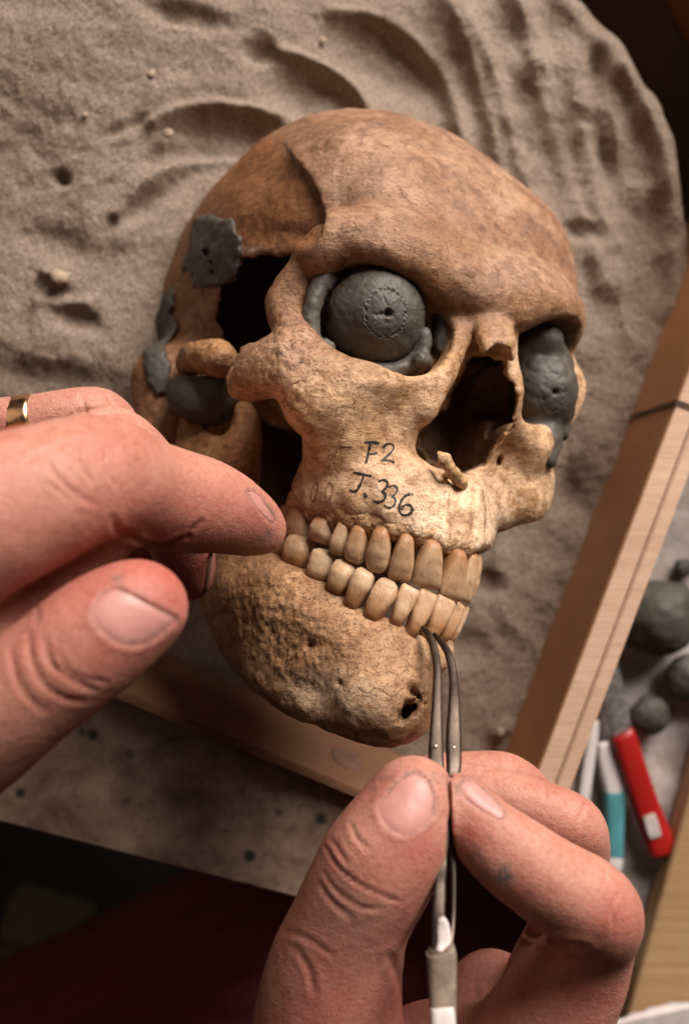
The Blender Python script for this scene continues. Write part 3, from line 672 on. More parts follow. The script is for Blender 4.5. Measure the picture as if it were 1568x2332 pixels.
ch(lf, [C(700, 570, -3, 20), C(640, 605, 1, 20), (*c1(606, 670), 3, 12), (*c1(596, 750), 4, 11), (*c1(600, 825), 4, 13), (*c1(644, 876), 3, 17), (*c1(740, 906), 1, 14), (*c1(850, 916), 0, 13), (*c1(930, 894), -2, 12), (*c1(972, 830), -2, 9), (*c1(975, 780), -2, 5)], 2.5, 50)
ch(lf, [C(640, 820, 6, 20), C(660, 832, 6, 18)], 2); ch(lf, [C(965, 872, 2, 26), C(985, 880, 0, 22)], 2); ch(lf, [C(740, 546, 0, 10), C(775, 538, 0, 8)], 1.5); ch(lf, [C(890, 552, -2, 16), C(950, 556, -3, 14)], 2)
ch(lf, [C(760, 560, -5, 22), C(850, 548, -6, 26), C(930, 590, -8, 26)], 3)
ch(lf, [(712, 668, -2, 18), (745, 622, -6, 20), (800, 600, -8, 22), (870, 596, -9, 24), (945, 618, -11, 26), (1002, 668, -11, 26), (1018, 735, -11, 25), (1006, 800, -10, 22)], 3, 26)
lf.ell(P(850, 720, -24), (19, 17, 11), 3); lf.ell(P(985, 690, -26), (9, 15, 10), 4); lf.ell(P(900, 600, -20), (14, 6, 9), 4)
V, F_ = lf.mesh(); V = V + normals(V, F_) * (.35 * fbm(V * .25, 3) + .15 * fbm(V * .9, 2))[:, None]
make_obj('clay_lining', V, F_, M_clay, eye)
eye2 = empty('clay_eyeball', P(1235, 895, -44), 'crinkled grey clay eyeball in the far socket, seen from the side beyond the nose', 'clay eyeball')
e2 = Field(P(1120, 1080, -75), P(1360, 700, -5), .5)
e2.ell(P(1233, 893, -33), (10.5, 12, 11), 1.5); ch(e2, [(1190, 800, -32, 40), (1240, 776, -30, 34), (1268, 826, -34, 28), (1286, 885, -40, 18)], 3); ch(e2, [(1288, 860, -40, 14), (1286, 930, -38, 18), (1270, 985, -35, 22)], 3)
ch(e2, [(1215, 960, -34, 42), (1238, 1005, -29, 34), (1244, 1046, -26, 22)], 4); ch(e2, [(1200, 985, -30, 26), (1222, 1030, -25, 22)], 3); ch(e2, [(1285, 920, -46, 22), (1270, 980, -40, 24)], 3); ch(e2, [(1180, 900, -40, 30), (1190, 960, -34, 26)], 3)
V, F_ = e2.mesh(); N_ = normals(V, F_)
V = V + N_ * (.5 * np.abs(fbm(V * .16, 2)) + .10 * fbm(V * .6, 2))[:, None]
for k in range(16):
    a = 2 * math.pi * k / 16; V = stamp(V, N_, 1258 + 24 * math.cos(a), 893 + 44 * math.sin(a), 3.5, .3)
for k in range(14):
    u, v, a, ln = 1235 + RNG.normal(0, 30), 880 + RNG.normal(0, 70), RNG.uniform(0, 3.14), RNG.uniform(10, 30)
    for q in np.linspace(-1, 1, 9): V = stamp(V, N_, u + q * ln * math.cos(a), v + q * ln * math.sin(a), 4, .12)
V = stamp(V, N_, 1264, 893, 7, 1.4)
make_obj('ball', V, F_, M_clay, eye2)

# thin broken spur at the foot of the nose opening
sp_ = Field(P(980, 1125, -6), P(1085, 1010, 24), .3)
ch(sp_, [(998, 1036, 12, 4), (1008, 1046, 12, 7), (1022, 1064, 11, 6), (1036, 1082, 9, 8), (1052, 1102, 5, 12)], 2, 12); ch(sp_, [(1000, 1042, 12, 4), (1020, 1040, 11, 3)], 2); ch(sp_, [(1030, 1075, 9, 8), (1010, 1085, 4, 8)], 2)
V, F_ = sp_.mesh(); V = V + normals(V, F_) * (.25 * fbm(V * .5, 3))[:, None]
make_obj('nasal_spine', V, F_, M_bone, skull, attrs={'tint': np.tile((.5, .34, .19, 1), (len(V), 1)), 'porous': np.full(len(V), .4)})

# ------------------------------------------------------------------ ink inscription on the upper jaw
t_ = NT('black ink'); t_.bump(t_.noise(2, 3, .5), .2, .1); M_ink = t_.fin((.022, .018, .016), .55, .3)
bvh = BVHTree.FromPolygons([tuple(v) for v in Vw[::1]], [tuple(f) for f in Fs[(N[Fs[:, 0], 2] > 0)].tolist()]) if not os.environ.get('NOINK') else None
def on_bone(u, v, b=None):
    o = Vector((0, 0, CAM_H)); d = (Vector(P(u, v, 0)) - o).normalized()
    h = (b or bvh).ray_cast(o, d)
    return (np.array(h[0]), np.array(h[1])) if h[0] is not None else (P(u, v, 12), np.array((0, 0, 1.0)))
def ink(strokes):
    V, F = [], []
    for pts, w in strokes:
        p = spline(pts, max(6, 6 * len(pts))); ring = []
        for i, (u, v) in enumerate(p):
            w_ = w; h, n = on_bone(u, v); a = p[max(0, i - 1)]; b = p[min(len(p) - 1, i + 1)]; t = (b - a) / (np.linalg.norm(b - a) + 1e-6)
            q = np.array((-t[1], t[0])); ww = w * 1.4 * (.75 + .35 * vnoise(np.array([[u * .13, v * .13, 3.]]))[0]) * (.7 if i in (0, len(p) - 1) else 1)
            row = []
            for k, hh in ((-1, -.08), (-.6, .14), (.6, .14), (1, -.08)):
                hq, nq = on_bone(*(np.array((u, v)) + q * ww * k * .5)); row.append(len(V)); V.append(hq + nq * hh)
            ring.append(row)
        for r0, r1 in zip(ring[:-1], ring[1:]):
            for k in range(3): F.append((r0[k], r0[k + 1], r1[k + 1], r1[k]))
    return V, F
k2 = lambda *q: [c2(*p) for p in q]
STROKES = [(k2((702, 182), (735, 180), (765, 186)), 7), (k2((728, 180), (720, 225), (708, 272)), 7), (k2((714, 226), (735, 232), (757, 226)), 6),
           (k2((782, 205), (800, 188), (824, 192), (826, 212), (800, 240), (772, 262)), 5.5), (k2((772, 260), (800, 258), (832, 268)), 6),
           (k2((655, 310), (690, 318), (733, 326)), 8), (k2((700, 320), (690, 350), (672, 385), (652, 392), (640, 384)), 7), (k2((700, 400), (708, 410), (702, 418)), 8),
           (k2((762, 350), (782, 342), (800, 352), (796, 375), (775, 392)), 6), (k2((775, 392), (790, 402), (788, 425), (765, 438), (742, 432)), 6.5),
           (k2((806, 374), (825, 366), (842, 378), (836, 400), (818, 414)), 6), (k2((818, 414), (834, 424), (830, 450), (808, 462), (786, 452)), 6.5),
           (k2((898, 402), (876, 412), (858, 436), (850, 466), (862, 490), (888, 492), (906, 474), (900, 452), (876, 450), (858, 468)), 6.5), (k2((905, 400), (908, 408)), 5)]
V, F_ = ink(STROKES)
make_obj('inscription', V, F_, M_ink, skull, smooth=False)['label'] = 'black handwritten ink lettering reading F2 and T.336'
t_ = NT('pencil'); M_pen = t_.fin((.16, .085, .045), .7, .2)
V, F_ = ink([(k2((500, 352), (484, 372), (474, 410), (478, 432)), 2.5), (k2((500, 352), (504, 380), (490, 425), (478, 440)), 2.5), (k2((556, 352), (540, 380), (538, 420), (546, 438)), 2.5), (k2((556, 352), (568, 372), (562, 410), (546, 438)), 2.5), (k2((592, 196), (615, 200), (648, 200)), 6)])
make_obj('pencil_marks', V, F_, M_pen, skull, smooth=False)

# ------------------------------------------------------------------ the person's hands
person = empty('person', (-20, -230, 40), 'person with two bare hands, gold ring and dark maroon trousers, holding tweezers', 'person')
HH = 1.0 if os.environ.get('COARSE') else .7
def hand_mesh(name, chains, box, subs=(), lumps=(), cuts=()):
    F = Field(*box, HH)
    for pts, k, n in chains: ch(F, [(u, v, z, r * .925) for u, v, z, r in pts], k, n)
    for c, r, k in lumps: F.ell(c, r, k)
    for pts, k in subs: ch(F, pts, k, None, 'sub')
    for c in cuts: px_cut(F, c, 28, 90, 0, .4)
    V, Fc = F.mesh(); V = smooth_mesh(V, Fc, 2, .5)
    return V, Fc
def crease(V, N, px, line, depth, wpx, zmin=-99, fold=.35):
    line = spline(line, 4 * len(line)); lo = line.min(0) - 4 * wpx; hi = line.max(0) + 4 * wpx
    m = np.all((px > lo) & (px < hi), axis=1) & (N[:, 2] > .0) & (V[:, 2] > zmin)
    d = poly_len_sd(px[m], line) / wpx
    e0 = np.minimum(np.linalg.norm(px[m] - line[0], axis=1), np.linalg.norm(px[m] - line[-1], axis=1)) / (5 * wpx); tp = .35 + .65 * np.clip(e0, 0, 1)
    V[m] += N[m] * ((-depth * np.exp(-d ** 2) + fold * depth * np.exp(-((d - 2.2) / 1.1) ** 2)) * tp)[:, None]
def nail(poly, hv, hf, hn, parent, free, thick=.45, zmin=-99):
    poly = spline(np.vstack([poly, poly[:1]]), 44)[:-1]; c = poly.mean(0)
    sel = (hn[hf[:, 0], 2] > .02) & (hv[hf[:, 0], 2] > zmin)
    pf = to_px(hv[hf[:, 0]]); lo, hi = poly.min(0) - 25, poly.max(0) + 25; sel &= np.all((pf > lo) & (pf < hi), axis=1)
    b = BVHTree.FromPolygons([tuple(v) for v in hv], hf[sel].tolist())
    V, F, E = [], [], []; NRr = 12; m = len(poly)
    for i in range(NRr + 1):
        r = i / NRr
        for j in range(m):
            q = c + (poly[j] - c) * r; h, n = on_bone(*q, b); lift = thick * (1 - r ** 6) + .02 if r < 1 else -.35
            V.append(h + n * lift); E.append(np.exp(-(poly_len_sd(np.array([q]), free)[0] / 4) ** 2) if len(free) else 0)
    for i in range(NRr):
        for j in range(m): F.append((i * m + j, (i + 1) * m + j, (i + 1) * m + (j + 1) % m, i * m + (j + 1) % m))
    return make_obj('nail', np.array(V), F, M_nail, parent, attrs={'edge': E})
def nail_fold(V, N, px, poly, zmin, dep=.45):
    poly = spline(np.vstack([poly, poly[:1]]), 44)[:-1]; lo, hi = poly.min(0) - 40, poly.max(0) + 40
    m = np.all((px > lo) & (px < hi), axis=1) & (V[:, 2] > zmin) & (N[:, 2] > 0); d = poly_sd(px[m], poly)
    V[m] += N[m] * (-dep * sstep(3, -5, d) + .45 * dep * np.exp(-((d - 9) / 8) ** 2))[:, None]
def skin_obj(name, V, F, px, reds, dirts, parent, nails=()):
    N = normals(V, F); t = np.tile((.44, .21, .16), (len(V), 1)); nz = fbm(V * .06, 3)
    t = paint_on(t, .5 * sstep(-.2, .6, nz), (.37, .135, .105)); t = paint_on(t, .4 * sstep(.1, .7, -nz), (.47, .235, .185))
    for u, v, r, a in reds: t = paint_on(t, a * blob(px, u, v, r), (.36, .09, .075))
    d = np.zeros(len(V))
    for u, v, r, a in dirts: d = np.maximum(d, a * blob(px, u, v, r))
    for pl_, am in nails:
        pl_ = spline(np.vstack([pl_, pl_[:1]]), 44)[:-1]; m = np.all((px > pl_.min(0) - 20) & (px < pl_.max(0) + 20), axis=1) & (N[:, 2] > 0); dd = poly_sd(px[m], pl_)
        d[m] = np.maximum(d[m], am * np.exp(-((dd - 2) / 4.5) ** 2))
    return make_obj(name, V, F, M_skin, parent, attrs={'tint': np.c_[t, np.ones(len(t))], 'dirt': d})
k3 = lambda *q: np.array([c3(*p) for p in q]); k4 = lambda *q: np.array([c4(*p) for p in q])
C4 = lambda x, y, r, z: (*c4(x, y), z, r * .637)

# hand on the left: pointing finger, bent thumb, curled middle finger, ring finger
idx = [(-700, 1450, 70, 300), (-380, 1300, 80, 250), (-150, 1215, 84, 195), (60, 1142, 78, 150), (222, 1086, 66, 128), (305, 1115, 54, 106), (400, 1140, 42, 101), (490, 1158, 31, 85), (560, 1188, 22, 60), (606, 1211, 17, 29)]
thb = [(-420, 1900, 70, 240), (-150, 1722, 76, 172), (0, 1612, 79, 150), (120, 1525, 80, 136), (220, 1448, 79, 134), (295, 1394, 77, 116), (325, 1380, 76, 96)]
mid = [(-380, 1200, 40, 170), (-100, 1085, 44, 74), (60, 1056, 42, 58), (190, 1010, 38, 60), (262, 1000, 30, 66), (330, 1060, 20, 70), (390, 1160, 8, 72), (416, 1250, 2, 66), (427, 1316, -2, 56)]
rng_ = [(-300, 1080, 20, 120), (-60, 978, 24, 62), (60, 962, 24, 58), (180, 943, 22, 58), (245, 952, 16, 56), (290, 1040, 4, 58), (320, 1150, -8, 60), (335, 1260, -14, 56)]
Vl, Fl = hand_mesh('hand', [(idx, 5, 40), ([(-420, 1560, 66, 240), (-120, 1370, 64, 160), (60, 1275, 60, 105), (170, 1205, 58, 75), (235, 1160, 58, 60)], 8, 20), (thb, 2, 36), (mid, 3, 36), (rng_, 2, 30)], (P(-330, 1900, -32), np.array([-6.0, P(640, 860, -32)[1], 112])), lumps=[(P(-260, 1480, 62), (26, 30, 22), 14)])
px = to_px(Vl); Nl = normals(Vl, Fl)
for ln, dp, w, zm in [(k3((395, 380), (400, 450), (430, 530), (480, 605)), .55, 5, 40), (k3((545, 440), (556, 520), (575, 580), (600, 620)), .4, 4, 40), (k3((240, 490), (330, 610), (420, 680), (500, 725)), .4, 6, 40), (k3((250, 600), (360, 690), (430, 720)), .3, 5, 40),
                      (k3((425, 150), (440, 200), (470, 285)), .4, 4, 0), (k3((560, 150), (590, 210), (600, 270)), .35, 5, 0), (k3((420, 240), (520, 235), (640, 245)), .7, 6, 0), (k3((0, 560), (150, 480), (330, 410)), .35, 7, 40),
                      (k3((150, 1400), (168, 1540), (225, 1650), (320, 1725), (430, 1750)), .5, 6, 40), (k3((235, 1420), (262, 1530), (345, 1620), (500, 1685)), .55, 6, 40), (k3((300, 1490), (340, 1570), (420, 1620), (560, 1650)), .45, 5, 40), (k3((60, 1480), (80, 1600), (140, 1720), (240, 1800)), .4, 7, 40), (k3((190, 1255), (200, 1300), (190, 1340)), .4, 5, 40),
                      (k3((700, 900), (780, 930), (860, 935), (985, 888)), .8, 5, 0), (k3((985, 885), (1010, 850), (1050, 812)), .5, 6, 0), (k3((590, 800), (620, 860), (700, 890)), .6, 8, 0)]:
    crease(Vl, Nl, px, ln, dp, w, zm)
NL_T = k3((478, 1300), (500, 1235), (552, 1180), (615, 1158), (690, 1190), (770, 1232), (850, 1275), (925, 1314), (900, 1352), (835, 1408), (765, 1450), (690, 1466), (615, 1452), (555, 1412), (505, 1360))
NL_I = k3((1288, 652), (1325, 655), (1372, 700), (1420, 750), (1442, 800), (1420, 818), (1385, 790), (1335, 730))
NL_M = k3((1108, 950), (1118, 1010), (1104, 1120), (1078, 1200), (1062, 1205), (1072, 1120), (1088, 1010))
nail_fold(Vl, Nl, px, NL_T, 50); nail_fold(Vl, Nl, px, NL_I, 5, .3)
u_ = sstep(-.2, .5, fbm(Vl * .12, 2)); Vl += Nl * (.18 * fbm(Vl * .1, 2) + .05 * fbm(Vl * .9, 2))[:, None]
Nl = normals(Vl, Fl)
hand = skin_obj('hand', Vl, Fl, px, [(240, 1015, 55, .35), (590, 1190, 60, .45), (330, 1400, 150, .45), (430, 1290, 110, .7), (300, 1225, 80, .5), (120, 1350, 150, .35), (20, 1120, 80, .25)],
                [(270, 1322, 13, .8), (610, 1218, 14, .8), (590, 1232, 12, .7), (442, 1262, 13, .9), (320, 1365, 16, .5), (370, 1390, 20, .35), (85, 1395, 14, .5)], person, [(NL_T, .55), (NL_I, .4)])
hand['label'] = 'hand on the left with pointing finger and bent thumb'
nail(NL_T, Vl, Fl, Nl, hand, k3((612, 1156), (690, 1190), (770, 1232), (850, 1275), (927, 1313)), zmin=50); nail(NL_I, Vl, Fl, Nl, hand, k3((1372, 700), (1442, 800)), .35, zmin=5); nail(NL_M, Vl, Fl, Nl, hand, k3((1062, 1205), (1108, 950)), .3)
# wedding band
M_gold = mat_metal('gold', (.80, .47, .25), .24)
ra, rb = P(70, 961, 24), P(42, 965, 24); ax = (rb - ra) / np.linalg.norm(rb - ra); e1 = np.cross(ax, (0, 0, 1)); e1 /= np.linalg.norm(e1); e2_ = np.cross(e1, ax)
Vr, Fr = [], []; NRG = 64
prof = [(-.5, .0), (-.5, .75), (-.3, 1.0), (0, 1.08), (.3, 1.0), (.5, .75), (.5, .0)]; wid = 6.2; r0 = 56 * mmpx(24)
for j in range(NRG):
    a = 2 * math.pi * j / NRG
    for x, h in prof: Vr.append((ra + rb) / 2 + ax * x * wid + (e1 * math.cos(a) + e2_ * math.sin(a)) * (r0 - .2 + h))
npf = len(prof)
for j in range(NRG):
    for k in range(npf): Fr.append((j * npf + k, j * npf + (k + 1) % npf, ((j + 1) % NRG) * npf + (k + 1) % npf, ((j + 1) % NRG) * npf + k))
make_obj('ring', np.array(Vr), Fr, M_gold, person)

# hand below: thumb and forefinger closed on the tweezers
thb = [C4(330, 2000, 330, 20), C4(280, 1450, 290, 36), C4(275, 1200, 262, 42), C4(292, 960, 226, 46), C4(345, 760, 186, 50), C4(448, 548, 184, 54), C4(530, 415, 158, 54), C4(578, 320, 124, 52), C4(592, 292, 104, 52)]
idx = [C4(742, 262, 30, 50), C4(772, 320, 66, 51), C4(850, 425, 104, 53), C4(955, 512, 124, 55), C4(1095, 605, 136, 55), C4(1238, 695, 144, 52), C4(1235, 800, 118, 44), C4(1165, 930, 160, 38), C4(1060, 1100, 200, 34), C4(960, 1300, 240, 30), C4(850, 1700, 280, 20)]
mid = [C4(560, 250, 70, 24), C4(640, 235, 76, 26), C4(800, 262, 86, 30), C4(960, 315, 98, 34), C4(1100, 365, 104, 36), C4(1180, 420, 94, 34), C4(1180, 560, 94, 24), C4(1120, 760, 120, 14), C4(1050, 980, 160, 10)]
rng_ = [C4(462, 302, 70, 8), C4(560, 262, 92, 10), C4(700, 225, 92, 14), C4(830, 215, 84, 16), C4(930, 218, 74, 16), C4(1010, 300, 84, 8), C4(1060, 500, 100, 0)]
Vr_, Fr_ = hand_mesh('hand', [(thb, 5, 40), (idx, 4, 44), (mid, 2.5, 36), (rng_, 2, 28)], (P(560, 2560, -36), np.array([84.0, P(1490, 1670, 84)[1], 84])),
                     lumps=[(P(*c4(690, 1330), 16), (24, 22, 14), 10), (P(*c4(860, 1120), -6), (16, 22, 10), 8)], cuts=[k4((704, 150), (716, 150), (716, 330), (722, 420), (748, 545), (700, 560), (698, 470), (708, 330))])
px = to_px(Vr_); Nr = normals(Vr_, Fr_)
for ln, dp, w, zm in [(k4((272, 470), (310, 530), (370, 585), (440, 625), (540, 665)), .5, 4.5, 40), (k4((262, 560), (310, 625), (390, 680), (470, 690)), .3, 5, 40), (k4((290, 440), (325, 490), (350, 530)), .35, 5, 40), (k4((360, 385), (385, 440), (425, 475)), .4, 5, 40), (k4((250, 600), (290, 660), (360, 720)), .35, 6, 40),
                      (k4((940, 735), (1000, 775), (1080, 805), (1195, 826)), 1.1, 7, 10), (k4((1310, 640), (1290, 690), (1300, 750)), .35, 5, 30), (k4((1030, 395), (1040, 425), (1070, 450)), .35, 4, 30), (k4((1245, 525), (1270, 560), (1275, 600)), .35, 5, 30),
                      (k4((1065, 235), (1050, 270), (1062, 300)), .35, 4, 20), (k4((1200, 310), (1180, 360), (1190, 400)), .35, 5, 20), (k4((830, 180), (835, 225)), .25, 4, 0), (k4((910, 140), (925, 170)), .3, 4, 0),
                      (k4((500, 860), (540, 960), (560, 1060)), .6, 9, 20), (k4((160, 830), (210, 900), (230, 1000)), .3, 7, 30), (k4((130, 770), (200, 790), (300, 860)), .25, 6, 30)]:
    crease(Vr_, Nr, px, ln, dp, w, zm)
NR_T = k4((456, 325), (482, 286), (535, 222), (588, 196), (636, 228), (662, 290), (657, 345), (610, 398), (552, 428), (500, 404), (468, 368))
NR_I = k4((748, 242), (764, 224), (790, 228), (852, 282), (904, 338), (900, 362), (862, 355), (802, 322), (764, 286))
nail_fold(Vr_, Nr, px, NR_T, 40); nail_fold(Vr_, Nr, px, NR_I, 35, .35)
Vr_ += Nr * (.18 * fbm(Vr_ * .1 + 7, 2) + .05 * fbm(Vr_ * .9, 2))[:, None]; Nr = normals(Vr_, Fr_)
hand2 = skin_obj('hand', Vr_, Fr_, px, [(*c4(600, 480), 45, .5), (*c4(790, 430), 42, .7), (*c4(1300, 720), 60, .5), (*c4(1180, 940), 90, .5), (*c4(250, 1000), 120, .35), (*c4(450, 250), 70, .4), (*c4(960, 640), 30, .4), (*c4(600, 1050), 90, .5)],
                 [(*c4(908, 568), 19, 1.6), (*c4(830, 575), 14, .8), (*c4(790, 500), 28, .45), (*c4(740, 260), 20, .6), (*c4(690, 230), 18, .6), (*c4(655, 215), 14, .7), (*c4(430, 320), 30, .35), (*c4(460, 220), 50, .5), (*c4(860, 432), 5, 1.0), (*c4(1195, 425), 5, .5)], person, [(NR_T, .5), (NR_I, .5)])
hand2['label'] = 'hand at the bottom gripping the tweezers'
nail(NR_T, Vr_, Fr_, Nr, hand2, k4((482, 286), (535, 222), (588, 196), (636, 228), (662, 290), (657, 345)), zmin=40); nail(NR_I, Vr_, Fr_, Nr, hand2, k4((748, 242), (764, 224), (790, 228)), .4, zmin=35)

# ------------------------------------------------------------------ tweezers
M_steel = mat_metal('dark steel', (.085, .066, .055), .46)
tw = empty('tweezers', P(1010, 1900, 54), 'thin dark steel tweezers with bent tips, tape-wrapped grip, held between thumb and finger', 'tweezers')
def strip(pts, m, parent, name, n=70, ridge=None):
    """rows u, v, z, width px, depth mm"""
    p = spline(pts, n); V, F = [], []; NS = 12
    c = np.array([P(a, b, z) for a, b, z, w, d in p])
    for i in range(n):
        t = c[min(i + 1, n - 1)] - c[max(i - 1, 0)]; t /= np.linalg.norm(t); x = np.cross(t, (0, 0, 1.0)); x /= np.linalg.norm(x); y = np.cross(x, t)
        w = p[i, 3] * mmpx(p[i, 2]) * .5; d = p[i, 4] * .5
        if ridge and ridge[0] < p[i, 1] < ridge[1]: d *= 1 + .16 * math.sin(p[i, 1] * .9); w *= 1 + .05 * math.sin(p[i, 1] * .9)
        for j in range(NS):
            a = 2 * math.pi * (j + .5) / NS; ca, sa = math.cos(a), math.sin(a); e = .5
            V.append(c[i] + x * w * abs(ca) ** e * np.sign(ca) + y * d * abs(sa) ** e * np.sign(sa))
    for i in range(n - 1):
        for j in range(NS): F.append((i * NS + j, i * NS + (j + 1) % NS, (i + 1) * NS + (j + 1) % NS, (i + 1) * NS + j))
    F += [tuple(range(NS))[::-1], tuple((n - 1) * NS + j for j in range(NS))]
    o = make_obj(name, np.array(V), F, m, parent); return o
strip([(962, 1428, 17, 9, 1.0), (976, 1446, 20, 15, 1.3), (988, 1480, 24, 18, 1.6), (995, 1530, 30, 19, 1.7), (994, 1600, 37, 23, 1.7), (992, 1680, 44, 31, 1.7), (993, 1750, 50, 35, 1.7), (1006, 1820, 54, 24, 1.6), (1010, 1900, 57, 24, 1.6), (1002, 2000, 61, 27, 1.6), (998, 2090, 65, 30, 1.6), (996, 2200, 69, 30, 1.6), (1000, 2345, 74, 30, 1.6), (1010, 2600, 84, 30, 1.6)], M_steel, tw, 'arm', 170, (1930, 2100))
strip([(988, 1444, 15, 9, 1.0), (1004, 1462, 18, 15, 1.3), (1021, 1492, 22, 18, 1.6), (1031, 1540, 27, 20, 1.7), (1033, 1600, 34, 26, 1.7), (1032, 1680, 41, 35, 1.7), (1032, 1750, 47, 33, 1.7), (1024, 1820, 50, 22, 1.6), (1028, 1900, 52, 20, 1.6), (1032, 2000, 56, 13, 1.6), (1030, 2100, 60, 12, 1.6), (1020, 2200, 66, 12, 1.6), (1012, 2345, 72, 14, 1.6), (1014, 2600, 82, 16, 1.6)], M_steel, tw, 'arm', 120)
M_rivet = mat_metal('bright rivet', (.7, .62, .52), .35)
for u, v, z in ((991, 1700, 47), (1033, 1703, 43.5)):
    V, F_, D = sphere(P(u, v, z), .55, 12, 8); make_obj('rivet', V, F_, M_rivet, tw)
M_wrap = mat_simple('brown tape', (.16, .115, .085), (.26, .20, .15), .3, .7, .5, .6)
M_paper = mat_simple('white paper', (.50, .44, .42), (.64, .58, .56), .15, .8, .4, .8)
strip([(1001, 2160, 69, 60, 4.2), (1004, 2172, 69, 68, 4.6), (1006, 2230, 70, 64, 4.6), (1008, 2300, 72, 60, 4.6), (1009, 2312, 72, 56, 4.4)], M_wrap, tw, 'tape_wrap', 24)
strip([(1005, 2292, 73, 52, 3.6), (1007, 2320, 73.5, 58, 4.3), (1012, 2420, 76, 60, 4.3), (1014, 2470, 78, 58, 4)], M_paper, tw, 'paper_wrap', 14)
strip([(1004, 2092, 67, 16, 1.8), (1008, 2110, 67, 30, 2.2), (1010, 2150, 68, 34, 2.4), (1006, 2175, 69.5, 36, 2.4)], M_paper, tw, 'paper_wrap', 14)

# ------------------------------------------------------------------ sand, tray, table
def base_h(u, v):
    z = -122 + 46 * sstep(1150, 150, u) * sstep(1560, 700, v) + 12 * sstep(500, 0, v)
    z = z - 14 * sstep(1150, 1500, v) * sstep(700, 300, u)
    return z
def sand_h(u, v):
    u = np.asarray(u, float); v = np.asarray(v, float); q = np.stack([u, v], -1); z = base_h(u, v)
    nn = np.stack([u * .006, v * .006, 0 * u + 3], -1); z = z + 2.2 * fbm(nn, 3)
    rt = sstep(1000, 1250, u)
    z = z + rt * 2.4 * (1 - np.abs(vnoise(np.stack([u * .011 + 3, v * .006, 0 * u], -1)))) ** 2 + rt * 1.2 * vnoise(np.stack([u * .022 + 3, v * .014, 0 * u + 5], -1))
    def ridge(pts, h, w, n=30):
        nonlocal z
        d = poly_len_sd(q, spline(pts, n)) / w; z = z + h * np.exp(-np.abs(d) ** 1.6)
    def hollow(u0, v0, a, b, rot, dep, p=1.5):
        nonlocal z
        c, s_ = math.cos(rot), math.sin(rot); x = ((u - u0) * c + (v - v0) * s_) / a; y = (-(u - u0) * s_ + (v - v0) * c) / b
        z = z - dep * np.exp(-(x * x + y * y) ** p)
    hollow(900, 140, 150, 95, .5, 9); hollow(740, 240, 110, 62, .3, 8); hollow(596, 128, 46, 26, .2, 5); hollow(520, 335, 160, 48, -.1, 7); hollow(330, 470, 110, 26, -.55, 4)
    hollow(300, 300, 60, 14, -.3, 2)
    ridge([(770, 40), (870, 50), (960, 105), (1015, 180), (1048, 290), (1070, 420)], 5.5, 26); ridge([(640, 130), (720, 155), (800, 195), (842, 250), (870, 320)], 5, 20)
    ridge([(360, 300), (440, 268), (540, 258), (640, 275)], 4, 18); ridge([(270, 490), (330, 430), (410, 385), (500, 370), (600, 385)], 4.5, 15)
    ridge([(990, -40), (1060, 80), (1110, 250), (1150, 420)], 3.5, 24); ridge([(1030, -40), (1120, 150), (1200, 420), (1260, 600)], 3, 22); ridge([(1180, 0), (1230, 200), (1290, 400), (1380, 640)], 4, 30)
    ridge([(1420, 160), (1500, 330), (1530, 500)], 4, 22); ridge([(1330, 300), (1350, 450), (1400, 560)], 4, 18)
    hollow(1350, 150, 22, 44, .2, 4, 1.2); hollow(1445, 210, 44, 70, -.3, 4, 1.2); hollow(1470, 310, 36, 44, 0, 2.5, 1.2); hollow(1390, 380, 30, 80, -.3, 4, 1.2); hollow(1260, 330, 40, 80, 0, 3, 1.2); hollow(1210, 80, 60, 50, .2, 3)
    hollow(1330, 530, 44, 24, .3, 4); hollow(1110, 1330, 40, 28, .3, 4); hollow(1060, 1480, 60, 40, .2, 3); hollow(1290, 1120, 26, 50, .2, 4)
    hollow(138, 406, 18, 15, .3, 4.5, 1.2); hollow(175, 728, 62, 26, .35, 4); hollow(140, 560, 90, 40, .2, 3); hollow(120, 860, 120, 34, .1, 2.5); hollow(435, 52, 90, 26, .2, 4)
    ridge([(110, 625), (150, 638)], 3.5, 16, 6); ridge([(95, 690), (150, 700), (200, 690)], 3, 18, 8); ridge([(1130, 1670), (1150, 1655)], 4, 16, 6)
    z = z + .35 * fbm(np.stack([u * .035, v * .035, 0 * u + 9], -1), 3) + .35 * vnoise(np.stack([u * .14, v * .14, 0 * u + 2], -1))
    return z
NU, NV = (250, 300) if os.environ.get('COARSE') else (460, 560)
uu = np.linspace(-560, 1640, NU); vv = np.linspace(-620, 1900, NV); UU, VV = np.meshgrid(uu, vv, indexing='ij')
# lay the sheet out on the ground, then raise it
g = np.stack([(UU - 784) * MPP * 1.42, (1166 - VV) * MPP * 1.42, 0 * UU], -1)
def px_at(x, y, z0=-112): s_ = MPP * (CAM_H - z0) / CAM_H; return 784 + x / s_, 1166 - y / s_
gu, gv = px_at(g[..., 0], g[..., 1], -108); zz = sand_h(gu, gv); g[..., 2] = zz
# second pass so each grain of relief lands where it is seen at its own height
s2 = MPP * (CAM_H - zz) / CAM_H; zz = sand_h(784 + g[..., 0] / s2, 1166 - g[..., 1] / s2)
